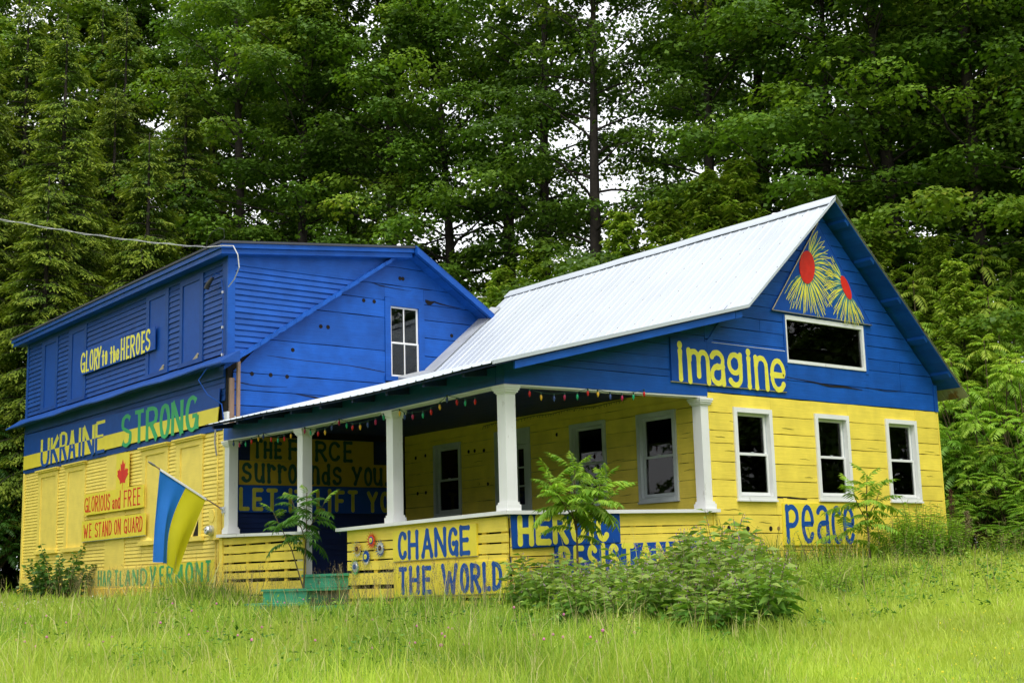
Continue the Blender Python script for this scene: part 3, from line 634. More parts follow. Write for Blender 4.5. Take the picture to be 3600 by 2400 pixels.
# lower siding
led = [.0+i*(2.93)/38 for i in range(39)]
LW = [(17.92, 19.30, 17.92+.15, 19.12), (16.1, 17.40, 16.25, 17.22), (11.45, 12.78, 11.62, 12.6), (9.8, 11.05, 9.95, 10.85)]
for k, (u0, u1) in enumerate([(8.90, 9.8), (11.05, 11.45), (12.78, 13.7), (14.82, 16.1), (17.40, 17.92)]):
    rows(FF, led, lambda z: u0+.003, lambda z: u1-.003, [], [], 'clapboard', 'yellow2', MH, d1=.008, jit=.001, gap=.001, tilt=.017, nseg=1)
def joined(u0, u1, z0, z1):
    mb = MB(); zz = [z for z in led if z0-.01 <= z <= z1+.01]
    for a, b in zip(zz[:-1], zz[1:]):
        mb.hexa([FF.p(u0, a, 0), FF.p(u1, a, 0), FF.p(u1, a, .025), FF.p(u0, a, .025)], [FF.p(u0, b, 0), FF.p(u1, b, 0), FF.p(u1, b, .007), FF.p(u0, b, .007)])
    return mb
mb = joined(19.30, 20.36, 0, 2.93)
for (a, b, i, j) in LW:
    q = joined(a+.001, b-.001, 0, .85); mb.add(q.v, q.f)
q = joined(13.70, 14.82, 0, .43); mb.add(q.v, q.f)
o = mb.build('clapboards', 'yellow2', MH); o['kind'] = 'stuff'
for n_, (a, b, i, j) in enumerate(LW):
    w = MB(); fbox(w, FF, a, i, .94, 2.86, 0, .045); fbox(w, FF, j, b, .94, 2.86, 0, .045); fbox(w, FF, i, j, 2.74, 2.86, 0, .046)
    bw = w.build('boarded_window', 'yellow2', MH)
    w = MB(); fbox(w, FF, a-.05, b+.05, 2.862, 2.90, 0, .09); fbox(w, FF, a-.08, b+.08, 2.90, 2.93, 0, .12); w.build('window_cap', 'yellow2', bw)
    flat('sill', FF, a-.06, b+.06, .85, .94, 0, .085, 'yellow2', bw)
    flat('plywood_panel', FF, i, j, .94, 2.74, 0, .020, 'yellow2', bw)
    if n_ in (0, 2):
        w = MB(); u = j-.02; w.hexa([FF.p(u, .945, .021), FF.p(u-.4, .945, .021), FF.p(u, 1.06, .021)], [FF.p(u, .945, .07), FF.p(u-.4, .945, .026), FF.p(u, 1.06, .026)]); w.build('curled_corner', 'yellow2', bw)
    if n_ == 3:
        w = MB(); w.hexa([FF.p(9.96, .95, .021), FF.p(10.25, .95, .021), FF.p(9.96, 1.32, .021)], [FF.p(9.96, .95, .024), FF.p(10.25, .95, .024), FF.p(9.96, 1.32, .024)]); w.build('torn_corner', 'hole', bw)
flat('door_panel', FF, 13.70, 14.82, .36, 2.93, 0, .030, 'yellow2', MH)
w = MB(); n = 26; vs = []
for i in range(n+1):
    y = 8.78+i*(20.62-8.78)/n; j = random.uniform(-.012, .012)
    vs += [(-.07+j, y, -.55), (-.055+j, y, -.03), (-.04+j, y, .0), (.06, y, .0), (.06, y, -.55)]
w.add(vs, [(0, 1, 2, 3, 4)]+[(5*i+k, 5*i+5+k, 5*i+5+(k+1) % 5, 5*i+(k+1) % 5) for i in range(n) for k in range(5)]+[tuple(5*n+k for k in (4, 3, 2, 1, 0))]); w.build('foundation', 'stucco', MH)
# dormer side wall and its clapboards
FD = Fr('Y', 8.74)
ded = [4.30+.1165*i for i in range(17)]
rows(FD, ded, lambda z: .125, lambda z: max(.13, rk(z)+.08), [], [], 'clapboard', 'blue', MH, d1=.010, jit=.002, gap=.002, tilt=.025, nseg=2)
w = MB(); w.hexa([FD.p(.1, 4.30, -.06), FD.p(.15, 4.30, -.06), FD.p(.15, 4.30, -.001), FD.p(.1, 4.30, -.001)], [FD.p(.1, 6.62, -.06), FD.p(3.6, 6.62, -.06), FD.p(3.6, 6.62, -.001), FD.p(.1, 6.62, -.001)]); w.build('sheathing', 'dark', MH)
flat('corner_board', FD, -.032, .124, 4.28, 6.50, -.02, .03, 'blue', MH)
w = MB(); w.hexa([FD.p(.124, 6.164, 0), FD.p(3.05, 6.164, 0), FD.p(3.05, 6.164, .03), FD.p(.124, 6.164, .03)], [FD.p(.124, 6.47, 0), FD.p(3.85, 6.78, 0), FD.p(3.85, 6.78, .03), FD.p(.124, 6.47, .03)]); w.build('frieze_board', 'blue', MH)
# roof of the dormer: slab with stepped fascia, and the right-hand slope with its soffit
def slab(xz0, xz1, y0, y1, t0, t1, name, m, parent=MH):
    (x0, z0), (x1, z1) = xz0, xz1; w = MB()
    w.hexa([(x0, y0, z0-t1), (x1, y0, z1-t1), (x1, y1, z1-t1), (x0, y1, z0-t1)], [(x0, y0, z0-t0), (x1, y0, z1-t0), (x1, y1, z1-t0), (x0, y1, z0-t0)]); return w.build(name, m, parent)
slab((-.33, 6.545), (4.2, 7.02), 8.45, 20.95, 0, .045, 'dormer_roof', 'roofdark')
slab((-.30, 6.50), (4.2, 6.974), 8.48, 20.92, .002, .09, 'roof_fascia', 'blue'); slab((-.26, 6.41), (4.18, 6.88), 8.53, 20.87, .002, .10, 'roof_fascia', 'blue')
slab((4.2, 7.02), (8.75, 4.17), 8.40, 20.95, 0, .045, 'roof_slope', 'blue2')
slab((4.22, 6.965), (8.7, 4.155), 8.46, 20.9, .0, .05, 'roof_sheathing', 'blue')
for k in range(12):
    x0 = 4.25+k*.33; z0 = 6.90-(x0-4.2)*.627; slab((x0, z0), (x0+.322, z0-.202), 8.50+random.uniform(-.01, .01), 8.775, 0, .055, 'soffit_board', 'blue')
slab((4.2, 6.955), (6.9, 5.263), 8.36, 8.45, .0, .12, 'rake_board', 'blue')
# shingle edge along the old slope
n = 36
for k in range(n):
    t0 = k/n; x0 = -.16+4.05*t0; x1 = x0+4.05/n*1.35; z = lambda x: 4.215+.672*x
    w = MB(); j = random.uniform(-.012, .012); y0 = 8.60+random.uniform(-.012, .012)
    w.hexa([(x0, y0, z(x0)-.055+j), (x1, y0, z(x1)-.062+j), (x1, 8.78, z(x1)-.062+j), (x0, 8.78, z(x0)-.055+j)], [(x0, y0, z(x0)+.015+j), (x1, y0, z(x1)+.035+j), (x1, 8.78, z(x1)+.035+j), (x0, 8.78, z(x0)+.015+j)])
    w.build('edge_shingle', 'blue', MH)
# row of pale roof cleats along the dormer eave
for k in range(12):
    w = MB(); y = 19.9-k*.98; w.box(.15, .25, y, y+.10, 6.60, 6.67); w.build('snow_cleat', 'greywhite', MH)
w = MB(); w.box(.085, .145, 8.50, 8.56, 3.05, 4.22); w.build('wooden_batten', 'rawwood', MH)
w = MB(); w.box(-.03, .06, 8.58, 8.64, 2.96, 3.9); w.build('wooden_batten', 'rawwood', MH)

# ================================================================== lettering: brush strokes laid on the boards
def arc(cx, cy, rx, ry, a0, a1, n=12):
    return [(cx+rx*math.cos(rad(a0+(a1-a0)*i/n)), cy+ry*math.sin(rad(a0+(a1-a0)*i/n))) for i in range(n+1)]
FONT = {
 'A': [[(0, 0), (.5, 1)], [(.5, 1), (1, 0)], [(.2, .34), (.8, .34)]],
 'C': [arc(.52, .5, .52, .5, 42, 318, 18)],
 'D': [[(0, 0), (0, 1)], [(0, 1), (.35, 1)]+arc(.35, .5, .65, .5, 90, -90, 14)+[(0, 0)]],
 'E': [[(0, 0), (0, 1)], [(0, 1), (1, 1)], [(0, .52), (.82, .52)], [(0, 0), (1, 0)]],
 'F': [[(0, 0), (0, 1)], [(0, 1), (1, 1)], [(0, .52), (.82, .52)]],
 'G': [arc(.5, .5, .5, .5, 45, 345, 18), [(.52, .42), (1, .42)], [(.97, .42), (.97, 0)]],
 'H': [[(0, 0), (0, 1)], [(1, 0), (1, 1)], [(0, .5), (1, .5)]],
 'I': [[(.5, 0), (.5, 1)]],
 'K': [[(0, 0), (0, 1)], [(1, 1), (.05, .45)], [(.25, .55), (1, 0)]],
 'L': [[(0, 1), (0, 0)], [(0, 0), (1, 0)]],
 'M': [[(0, 0), (.08, 1)], [(.08, 1), (.5, .25)], [(.5, .25), (.92, 1)], [(.92, 1), (1, 0)]],
 'N': [[(0, 0), (0, 1)], [(0, 1), (1, 0)], [(1, 0), (1, 1)]],
 'O': [arc(.5, .5, .5, .5, 90, 450, 22)],
 'R': [[(0, 0), (0, 1)], [(0, 1), (.5, 1)]+arc(.5, .76, .45, .24, 90, -90, 10)+[(0, .52)], [(.4, .52), (1, 0)]],
 'S': [arc(.5, .75, .47, .25, 30, 220, 10)+[(.5, .5)]+arc(.5, .26, .5, .26, 40, -150, 10)],
 'T': [[(.5, 0), (.5, 1)], [(0, 1), (1, 1)]],
 'U': [[(0, 1), (0, .35)]+arc(.5, .3, .5, .3, 180, 360, 12)+[(1, .35), (1, 1)]],
 'V': [[(0, 1), (.5, 0)], [(.5, 0), (1, 1)]],
 'W': [[(0, 1), (.26, 0)], [(.26, 0), (.5, .7)], [(.5, .7), (.76, 0)], [(.76, 0), (1, 1)]],
 'Y': [[(0, 1), (.5, .5)], [(1, 1), (.5, .5)], [(.5, .5), (.5, 0)]],
 'a': [arc(.45, .72, .45, .28, 150, 10, 9)+[(.86, .6), (.9, .0)], arc(.45, .27, .43, .27, 80, 330, 14)+[(.85, .2)], [(.86, .55), (.45, .54)]],
 'c': [arc(.52, .5, .52, .5, 45, 315, 16)],
 'd': [[(.95, 1), (.95, 0)], arc(.48, .3, .46, .3, 0, 360, 16)],
 'e': [[(.03, .50), (.97, .50)]+arc(.5, .55, .47, .45, 0, 180, 10)+arc(.5, .45, .47, .45, 180, 325, 12)],
 'g': [arc(.5, .70, .46, .30, 0, 360, 18), [(.95, 1), (.95, .28)]+arc(.5, .26, .45, .26, 0, -150, 10)],
 'h': [[(0, 0), (0, 1)], [(0, .45)]+arc(.5, .42, .48, .26, 170, 0, 10)+[(1, 0)]],
 'i': [[(.5, 0), (.5, .76)], ('dot', .5, .93)],
 'm': [[(.04, 1), (.06, 0)], [(.06, .7)]+arc(.28, .74, .22, .24, 170, 0, 9)+[(.50, .2)], [(.50, .7)]+arc(.73, .72, .22, .26, 170, 0, 9)+[(.97, 0)]],
 'n': [[(0, 1), (.03, 0)], [(0, .72)]+arc(.5, .72, .47, .28, 160, 0, 10)+[(1, 0)]],
 'o': [arc(.5, .5, .5, .5, 90, 450, 22)],
 'p': [[(.06, 1), (.06, 0)], [(.06, .92)]+arc(.45, .73, .5, .27, 100, -100, 12)+[(.06, .46)]],
 'r': [[(0, 1), (.08, 0)], [(.05, .65)]+arc(.55, .66, .45, .3, 160, 30, 8)],
 's': [arc(.5, .75, .45, .25, 25, 220, 10)+[(.5, .5)]+arc(.5, .26, .5, .26, 40, -155, 10)],
 't': [[(.5, 1), (.5, .0)], [(0, .68), (1, .68)]],
 'u': [[(0, 1), (0, .4)]+arc(.48, .3, .46, .3, 180, 350, 10), [(1, 1), (1, 0)]],
 'y': [[(0, 1), (.48, .42)], [(1, 1), (.25, 0)]],
 '.': [[(.5, .3), (.5, .6)]],
}
def clip(poly, z0, keep_above):
    out = []
    for i in range(len(poly)):
        a, b = poly[i], poly[(i+1) % len(poly)]
        ia = (a[1] >= z0) == keep_above; ib = (b[1] >= z0) == keep_above
        if ia: out.append(a)
        if ia != ib:
            t = (z0-a[1])/(b[1]-a[1]); out.append((a[0]+(b[0]-a[0])*t, z0))
    return out
def letter_polys(ch, u0, u1, z0, z1, w, flare=1.25, round_=True, hw=None):
    sg = 1 if u1 > u0 else -1; pol = []
    hw = hw or w
    if ch == 'I': f = lambda x, y: ((u0+u1)/2, z0+w/2*.3+y*(z1-z0-w*.3))
    else: f = lambda x, y: (u0+sg*hw/2+x*(u1-u0-sg*hw), z0+w*.42+y*(z1-z0-w*.84))
    for st in FONT[ch]:
        if st[0] == 'dot':
            c = f(st[1], st[2]); pol.append([(c[0]+w*.62*math.cos(k*math.pi/7), c[1]+w*.72*math.sin(k*math.pi/7)) for k in range(14)]); continue
        pts = [f(*p) for p in st]; n = len(pts)
        L = [0]
        for i in range(n-1): L.append(L[-1]+math.dist(pts[i], pts[i+1]))
        nrm = []
        for i in range(n):
            a = pts[max(i-1, 0)]; b = pts[min(i+1, n-1)]; d = math.dist(a, b) or 1e-6
            nrm.append((-(b[1]-a[1])/d, (b[0]-a[0])/d))
        tot = L[-1] or 1e-6
        if n == 2 and flare > 1.0:                  # straight stroke with swelling ends
            a, b = pts; pts = [(a[0]+(b[0]-a[0])*t, a[1]+(b[1]-a[1])*t) for t in (0, .12, .3, .7, .88, 1)]; nrm = [nrm[0]]*6; n = 6
            L = [t*tot for t in (0, .12, .3, .7, .88, 1)]
        def wd(i):
            t = L[i]/tot; e = min(t, 1-t)
            s = 1+(flare-1)*max(0, 1-e/.16); 
            return .5*(w if abs(nrm[i][0]) < .6 else hw)*s*(1+.05*math.sin(i*2.3+u0*7))
        for i in range(n-1):
            a, b = pts[i], pts[i+1]; na, nb_ = nrm[i], nrm[i+1]; wa, wb = wd(i), wd(i+1)
            pol.append([(a[0]+na[0]*wa, a[1]+na[1]*wa), (b[0]+nb_[0]*wb, b[1]+nb_[1]*wb), (b[0]-nb_[0]*wb, b[1]-nb_[1]*wb), (a[0]-na[0]*wa, a[1]-na[1]*wa)])
        if round_:
            for i in (0, n-1):
                c = pts[i]; r = wd(i); pol.append([(c[0]+r*math.cos(k*math.pi/6), c[1]+r*math.sin(k*math.pi/6)) for k in range(12)])
    return pol
def put_letter(ch, u0, u1, z0, z1, fr, d, w, m, parent, flare=1.25, round_=True, split=None, hw=None):
    pol = letter_polys(ch, u0, u1, z0, z1, w, flare, round_, hw)
    def emit(pl, mm):
        mb = MB()
        for k, p in enumerate(pl):
            if len(p) < 3: continue
            e = d+.0012+.00011*k
            mb.add([fr.p(u, z, e) for u, z in p], [tuple(range(len(p)))])
        if mb.f: mb.build('letter', mm, parent)
    if split is None: emit(pol, m)
    else:
        emit([clip(p, split, True) for p in pol], m[0]); emit([clip(p, split, False) for p in pol], m[1])
def word(L, fr, d, w, m, parent, **k):
    for (ch, a, b, z0, z1) in L: put_letter(ch, a, b, z0, z1, fr, d, w, m, parent, **k)
def board(name, label, cat, fr, quad, d0, d1, m, edge=None, group=None, seams=()):
    """a plywood sign: quad = (u0,z0) (u1,z0') (u1,z1') (u0,z1); panels between seams"""
    (a, za), (b, zb_), (b2, zc), (a2, zd) = quad
    c = fr.p((a+b)/2, (za+zc)/2, d0)
    t = thing(name, label, cat, c, group)
    ts = [0]+list(seams)+[1]
    for s0, s1 in zip(ts[:-1], ts[1:]):
        mb = MB(); g = .0015/abs(b-a)
        s0 += g; s1 -= g
        lo = lambda s: (a+(b-a)*s, za+(zb_-za)*s); hi = lambda s: (a2+(b2-a2)*s, zd+(zc-zd)*s)
        mb.hexa([fr.p(*lo(s0), d0), fr.p(*lo(s1), d0), fr.p(*lo(s1), d1), fr.p(*lo(s0), d1)], [fr.p(*hi(s0), d0), fr.p(*hi(s1), d0), fr.p(*hi(s1), d1), fr.p(*hi(s0), d1)])
        mb.build('board', m, t)
        if edge:
            mb = MB(); fr2 = lambda s, z, d: fr.p(a+(b-a)*s, z, d); mb.hexa([fr2(s0, lo(s0)[1]-.012, d0), fr2(s1, lo(s1)[1]-.012, d0), fr2(s1, lo(s1)[1]-.012, d1-.006), fr2(s0, lo(s0)[1]-.012, d1-.006)],
                       [fr2(s0, lo(s0)[1]-.0005, d0), fr2(s1, lo(s1)[1]-.0005, d0), fr2(s1, lo(s1)[1]-.0005, d1-.002), fr2(s0, lo(s0)[1]-.0005, d1-.002)]); mb.build('board_edge', edge, t)
    return t
FORCE1 = [('T',.519,.739,2.389,2.754),('H',.766,.952,2.386,2.72),('E',.998,1.157,2.39,2.716),('F',1.308,1.517,2.383,2.78),('O',1.583,1.824,2.372,2.775),('R',1.911,2.175,2.368,2.771),('C',2.214,2.492,2.378,2.774),('E',2.562,2.773,2.37,2.787)]
FORCE2 = [('s',.296,.513,1.917,2.295),('u',.571,.787,1.915,2.286),('r',.842,1.028,1.912,2.285),('r',1.074,1.271,1.912,2.275),('o',1.299,1.498,1.904,2.282),('u',1.545,1.756,1.904,2.281),('n',1.804,2.007,1.909,2.279),('d',2.046,2.252,1.902,2.312),('s',2.301,2.519,1.899,2.268),('y',2.759,2.992,1.908,2.272),('o',3.042,3.247,1.895,2.27),('u',3.268,3.485,1.908,2.268),('.',3.545,3.63,1.89,2.0)]
FORCE3 = [('L',.247,.471,1.379,1.818),('E',.526,.762,1.376,1.807),('T',.827,1.076,1.367,1.804),('I',1.309,1.394,1.367,1.795),('T',1.432,1.669,1.367,1.79),('L',1.928,2.132,1.367,1.79),('I',2.191,2.279,1.365,1.796),('F',2.358,2.585,1.367,1.789),('T',2.655,2.896,1.364,1.799),('Y',3.109,3.375,1.362,1.784),('O',3.427,3.666,1.361,1.789),('U',3.708,3.90,1.359,1.785)]
IMAGINE = [('i',3.288,3.439,2.929,3.581),('m',3.497,4.037,2.906,3.47),('a',4.019,4.397,2.912,3.483),('g',4.415,4.789,2.911,3.479),('i',4.852,5.018,2.906,3.59),('n',5.064,5.406,2.901,3.475),('e',5.444,5.844,2.899,3.46)]
PEACE = [('p',5.605,5.962,.407,1.04),('e',6.001,6.335,.414,1.04),('a',6.385,6.745,.401,1.039),('c',6.775,7.071,.395,1.032),('e',7.075,7.396,.393,1.035)]
CHANGE = [('C',2.596,2.339,.299,.719),('H',2.321,2.037,.304,.715),('A',1.955,1.651,.315,.722),('N',1.618,1.311,.322,.73),('G',1.268,1.009,.325,.724),('E',.981,.719,.325,.732)]
WORLD = [('T',2.58,2.352,-.213,.18),('H',2.294,2.022,-.209,.186),('E',1.948,1.704,-.215,.185),('W',1.449,1.041,-.211,.198),('O',.991,.759,-.211,.198),('R',.739,.483,-.201,.195),('L',.447,.26,-.18,.198),('D',.221,-.011,-.17,.2)]
HEROIC = [('H',.024,.31,.412,.832),('E',.344,.622,.428,.838),('R',.651,.941,.436,.854),('O',.979,1.274,.448,.856),('I',1.333,1.415,.457,.858),('C',1.467,1.726,.467,.852)]
RESIST = [('R',.745,.972,-.016,.4),('E',1.02,1.223,-.007,.405),('S',1.282,1.478,.009,.417),('I',1.547,1.627,.02,.423),('S',1.687,1.898,.03,.429),('T',1.95,2.205,.047,.434),('A',2.269,2.582,.071,.45),('N',2.647,2.924,.087,.452),('C',2.976,3.176,.12,.458),('E',3.231,3.464,.139,.464)]
GLORIOUS = [('G',15.956,15.719,1.714,2.047),('L',15.702,15.544,1.713,2.055),('O',15.522,15.325,1.715,2.065),('R',15.296,15.101,1.708,2.055),('I',15.078,15.01,1.704,2.052),('O',14.982,14.785,1.699,2.052),('U',14.757,14.59,1.697,2.056),('S',14.563,14.397,1.695,2.058),('a',14.273,14.131,1.705,1.905),('n',14.11,13.974,1.698,1.906),('d',13.964,13.803,1.695,2.083),('F',13.624,13.434,1.711,2.066),('R',13.399,13.191,1.714,2.071),('E',13.115,12.945,1.717,2.078),('E',12.89,12.708,1.716,2.082)]
STAND = [('W',15.971,15.693,1.133,1.429),('E',15.619,15.461,1.131,1.448),('S',15.272,15.083,1.123,1.448),('T',15.073,14.875,1.126,1.447),('A',14.847,14.679,1.128,1.45),('N',14.663,14.486,1.131,1.452),('D',14.449,14.268,1.139,1.456),('O',14.133,13.955,1.135,1.461),('N',13.929,13.758,1.133,1.462),('G',13.59,13.401,1.14,1.449),('U',13.366,13.174,1.145,1.454),('A',13.144,12.97,1.146,1.454),('R',12.94,12.753,1.147,1.463),('D',12.739,12.569,1.149,1.468)]
UKRAINE = [('U',19.114,18.463,3.0,3.731),('K',18.402,17.816,3.003,3.711),('R',17.771,17.215,2.998,3.745),('A',17.188,16.654,2.995,3.745),('I',16.537,16.298,3.019,3.743),('N',16.253,15.483,2.994,3.751),('E',15.455,14.781,3.025,3.758)]
STRONG = [('S',13.904,13.291,3.024,3.739),('T',13.209,12.583,3.01,3.762),('R',12.547,11.887,3.006,3.754),('O',11.828,11.284,3.015,3.736),('N',11.241,10.644,3.0,3.76),('G',10.55,9.912,3.023,3.75)]
HARTLAND = [('H',15.066,14.819,.007,.393),('A',14.786,14.553,.005,.377),('R',14.515,14.253,.002,.371),('T',14.129,13.851,.002,.363),('L',13.799,13.547,.005,.363),('A',13.511,13.176,.005,.371),('N',13.115,12.772,.007,.373),('D',12.682,12.303,.012,.373)]
VERMONT = [('V',12.217,11.847,.017,.422),('E',11.705,11.424,.017,.402),('R',11.355,11.012,.017,.403),('M',10.922,10.556,.031,.43),('O',10.456,10.078,.034,.45),('N',10.01,9.641,.038,.454),('T',9.579,9.257,.029,.462)]
LOVE = [('L',19.343,19.17,.047,.223),('O',19.149,18.971,.045,.22),('V',18.957,18.767,.043,.218),('E',18.74,18.592,.041,.215),('F',18.392,18.246,.043,.215),('R',18.207,18.023,.041,.212),('O',17.984,17.828,.038,.209),('M',17.803,17.584,.036,.21),('T',17.419,17.267,.037,.205),('H',17.242,17.067,.035,.203),('E',17.03,16.893,.038,.204),('H',16.672,16.513,.034,.203),('E',16.477,16.368,.032,.201),('A',16.338,16.165,.035,.198),('R',16.117,15.963,.033,.2),('T',15.869,15.694,.034,.204),('O',15.485,15.336,.031,.199),('F',15.302,15.188,.033,.205)]
GLORY = [('G',16.456,16.145,5.032,5.512),('L',16.112,15.901,5.025,5.518),('O',15.878,15.626,5.022,5.513),('R',15.593,15.353,5.001,5.488),('Y',15.407,15.152,5.006,5.491),('t',15.118,14.951,5.027,5.374),('o',14.926,14.769,5.026,5.34),('t',14.625,14.462,5.021,5.38),('h',14.431,14.277,5.02,5.383),('e',14.253,14.069,5.03,5.291),('H',13.988,13.752,4.997,5.481),('E',13.676,13.482,4.986,5.482),('R',13.445,13.17,4.978,5.47),('O',13.134,12.893,4.987,5.469),('E',12.835,12.628,4.985,5.46),('S',12.601,12.345,4.998,5.467)]
F0 = Fr('Y', -.10); X0 = Fr('X', -.12); E0 = Fr('Y', 8.775); A0 = Fr('X', 0)
t = board('sign_board', 'blue board reading imagine in big yellow letters on the blue gable', 'sign', F0, [(3.16, 2.92), (5.85, 2.915), (5.87, 3.60), (3.17, 3.605)], .002, .035, 'signblue', 'plyedge', seams=(.30,))
word(IMAGINE, F0, .035, .088, 'leyel', t, flare=1.22, hw=.082)
mb = MB(); mb.hexa([F0.p(4.1, 3.604, .003), F0.p(5.86, 3.601, .003), F0.p(5.86, 3.601, .036), F0.p(4.1, 3.604, .036)], [F0.p(4.1, 3.609, .003), F0.p(5.86, 3.609, .003), F0.p(5.86, 3.609, .036), F0.p(4.1, 3.609, .036)]); mb.build('bare_top_edge', 'white', t)
t = board('sign_board', 'yellow board reading peace in rounded blue letters under the gable windows', 'sign', F0, [(5.55, .385), (7.43, .375), (7.45, 1.075), (5.57, 1.065)], .002, .03, 'signyel', 'signyel')
word(PEACE, F0, .03, .085, 'leblue', t, flare=1.1, hw=.080)
t = board('sign_board', 'yellow board reading CHANGE on the slatted porch skirt, above the longer board', 'sign', X0, [(2.74, .275), (.57, .305), (.57, .755), (2.74, .735)], .002, .03, 'signyel', 'plyedge', seams=(.33,))
word(CHANGE, X0, .03, .062, 'leblue', t, flare=1.25, hw=.075)
t = board('sign_board', 'yellow board reading THE WORLD on the slatted porch skirt, near the grass', 'sign', X0, [(2.72, -.255), (-.12, -.215), (-.12, .225), (2.72, .215)], .002, .03, 'signyel', 'plyedge', seams=(.29, .70))
word(WORLD, X0, .03, .062, 'leblue', t, flare=1.25, hw=.075)
t = board('sign_board', 'blue board reading HEROIC in yellow under the porch corner rail', 'sign', F0, [(-.06, .385), (1.94, .455), (1.94, .895), (-.08, .842)], .022, .05, 'signblue', 'signblue', seams=(.70,))
word(HEROIC, F0, .05, .088, 'leyel', t, flare=1.05)
t = board('sign_board', 'blue board reading RESISTANCE in yellow, half hidden by the comfrey', 'sign', F0, [(.69, -.06), (3.56, .07), (3.56, .475), (.69, .40)], .022, .05, 'signblue', 'signblue', seams=(.38, .78))
word(RESIST, F0, .05, .078, 'leyel', t, flare=1.05)
def force(label, quad, m, L, lm, seams, w, fl):
    t = board('sign_board', label, 'sign', E0, quad, .03, .048, m, seams=seams); word(L, E0, .048, w, lm, t, flare=fl)
M['shadeyel'] = mat('shade_darkened_yellow_board', (.46, .32, .025), .5, var=.06, nscale=5)  # sign yellow darkened: the porch shade is put into its colour
force('shade-darkened yellow board reading THE FORCE in dark green, top board on the shaded porch wall', [(.48, 2.345), (3.28, 2.335), (3.28, 2.805), (.48, 2.805)], 'shadeyel', FORCE1, 'ledark', (.42,), .062, 1.35)
force('shade-darkened yellow board reading surrounds you. in dark green, middle board on the shaded porch wall', [(.25, 1.87), (3.75, 1.875), (3.75, 2.333), (.25, 2.338)], 'shadeyel', FORCE2, 'ledark', (.33, .68), .062, 1.4)
force('dark blue board reading LET IT LIFT YOU, lowest on the shaded porch wall', [(.20, 1.345), (3.92, 1.335), (3.92, 1.868), (.20, 1.86)], 'signblue', FORCE3, 'palegreenyel', (.36, .7), .078, 1.02)
# band board on the facade: blue above, yellow below, letters counterchanged
t = thing('banner_board', 'long band board, half blue half yellow, reading UKRAINE STRONG across the facade', 'banner', A0.p(14.7, 3.4, 0))
for s0, s1 in ((9.0, 12.85), (12.853, 16.6), (16.603, 20.4)):
    hi = lambda y: 3.75+(y-9)*(.19/11.4); lo = lambda y: 3.10-(y-9)*(.065/11.4)
    e0 = .10 if s0 == 9.0 else 0
    mb = MB(); mb.hexa([A0.p(s0+e0*.4, 3.391, .03), A0.p(s1, 3.391, .03), A0.p(s1, 3.391, .045), A0.p(s0+e0*.4, 3.391, .045)], [A0.p(s0, hi(s0), .03), A0.p(s1, hi(s1), .03), A0.p(s1, hi(s1), .045), A0.p(s0, hi(s0), .045)]); mb.build('blue_board', 'signblue', t)
    mb = MB(); mb.hexa([A0.p(s0+e0, lo(s0), .03), A0.p(s1, lo(s1), .03), A0.p(s1, lo(s1), .045), A0.p(s0+e0, lo(s0), .045)], [A0.p(s0+e0*.4, 3.389, .03), A0.p(s1, 3.389, .03), A0.p(s1, 3.389, .045), A0.p(s0+e0*.4, 3.389, .045)]); mb.build('yellow_board', 'signyel', t)
word(UKRAINE, A0, .045, .075, ('leyel', 'leblue'), t, flare=1.0, round_=False, split=3.39, hw=.15)
word(STRONG, A0, .045, .085, 'legreen', t, flare=1.12, round_=False, hw=.15)
t = board('sign_board', 'narrow blue board reading GLORY to the HEROES between the upper shutters', 'sign', A0, [(16.45, 4.985), (12.10, 4.975), (12.10, 5.475), (16.48, 5.56)], .046, .062, 'signblue', seams=(.48,))
word(GLORY, A0, .062, .055, 'leyel', t, flare=1.2, hw=.07)
t = board('sign_board', 'yellow board reading GLORIOUS and FREE in red, below the maple leaf', 'sign', A0, [(16.0, 1.645), (12.54, 1.655), (12.55, 2.128), (15.98, 2.125)], .046, .062, 'signyel', seams=(.6,))
word(GLORIOUS, A0, .062, .032, 'red', t, flare=1.1, hw=.048)
t = board('sign_board', 'yellow board reading WE STAND ON GUARD in red, lower on the facade', 'sign', A0, [(16.08, 1.05), (12.44, 1.062), (12.42, 1.525), (16.1, 1.515)], .046, .062, 'signyel', 'greywhite', seams=(.42,))
word(STAND, A0, .062, .030, 'red', t, flare=1.1, hw=.046)
t = board('sign_board', 'yellow panel with one red maple leaf, above the red lettering', 'sign', A0, [(14.1, 2.13), (13.38, 2.13), (13.38, 2.90), (14.1, 2.90)], .046, .060, 'signyel')
half = [(0, -.70), (.012, -.70), (.014, -.36), (.27, -.41), (.25, -.29), (.56, -.02), (.49, .02), (.54, .21), (.38, .19), (.34, .27), (.19, .13), (.24, .50), (.12, .42), (0, .66)]
leaf = [(x, y) for x, y in half]+[(-x, y) for x, y in reversed(half[1:-1])]
mb = MB(); LU = lambda x, y, d: A0.p(13.72-x*.56, 2.435+y*.50, d)
mb.add([LU(x, y, .0605) for x, y in leaf]+[LU(x, y, .0635) for x, y in leaf], [tuple(range(len(leaf)))[::-1], tuple(range(len(leaf), 2*len(leaf)))]+[(i, (i+1) % len(leaf), len(leaf)+(i+1) % len(leaf), len(leaf)+i) for i in range(len(leaf))]); mb.build('maple_leaf_emblem', 'red', t)
t = board('sign_board', 'low pale yellow board reading HARTLAND in faded green, under the facade siding', 'sign', A0, [(15.23, -.0), (12.40, -.0), (12.40, .405), (15.23, .38)], .03, .045, 'yellow2', 'plyedge')
word(HARTLAND, A0, .045, .05, 'fadegreen', t, flare=1.1, round_=False, hw=.085)
t = board('sign_board', 'low yellow board reading VERMONT in green, partly behind the hanging flag', 'sign', A0, [(12.36, .0), (9.17, .028), (9.17, .475), (12.36, .415)], .03, .045, 'signyel', 'plyedge')
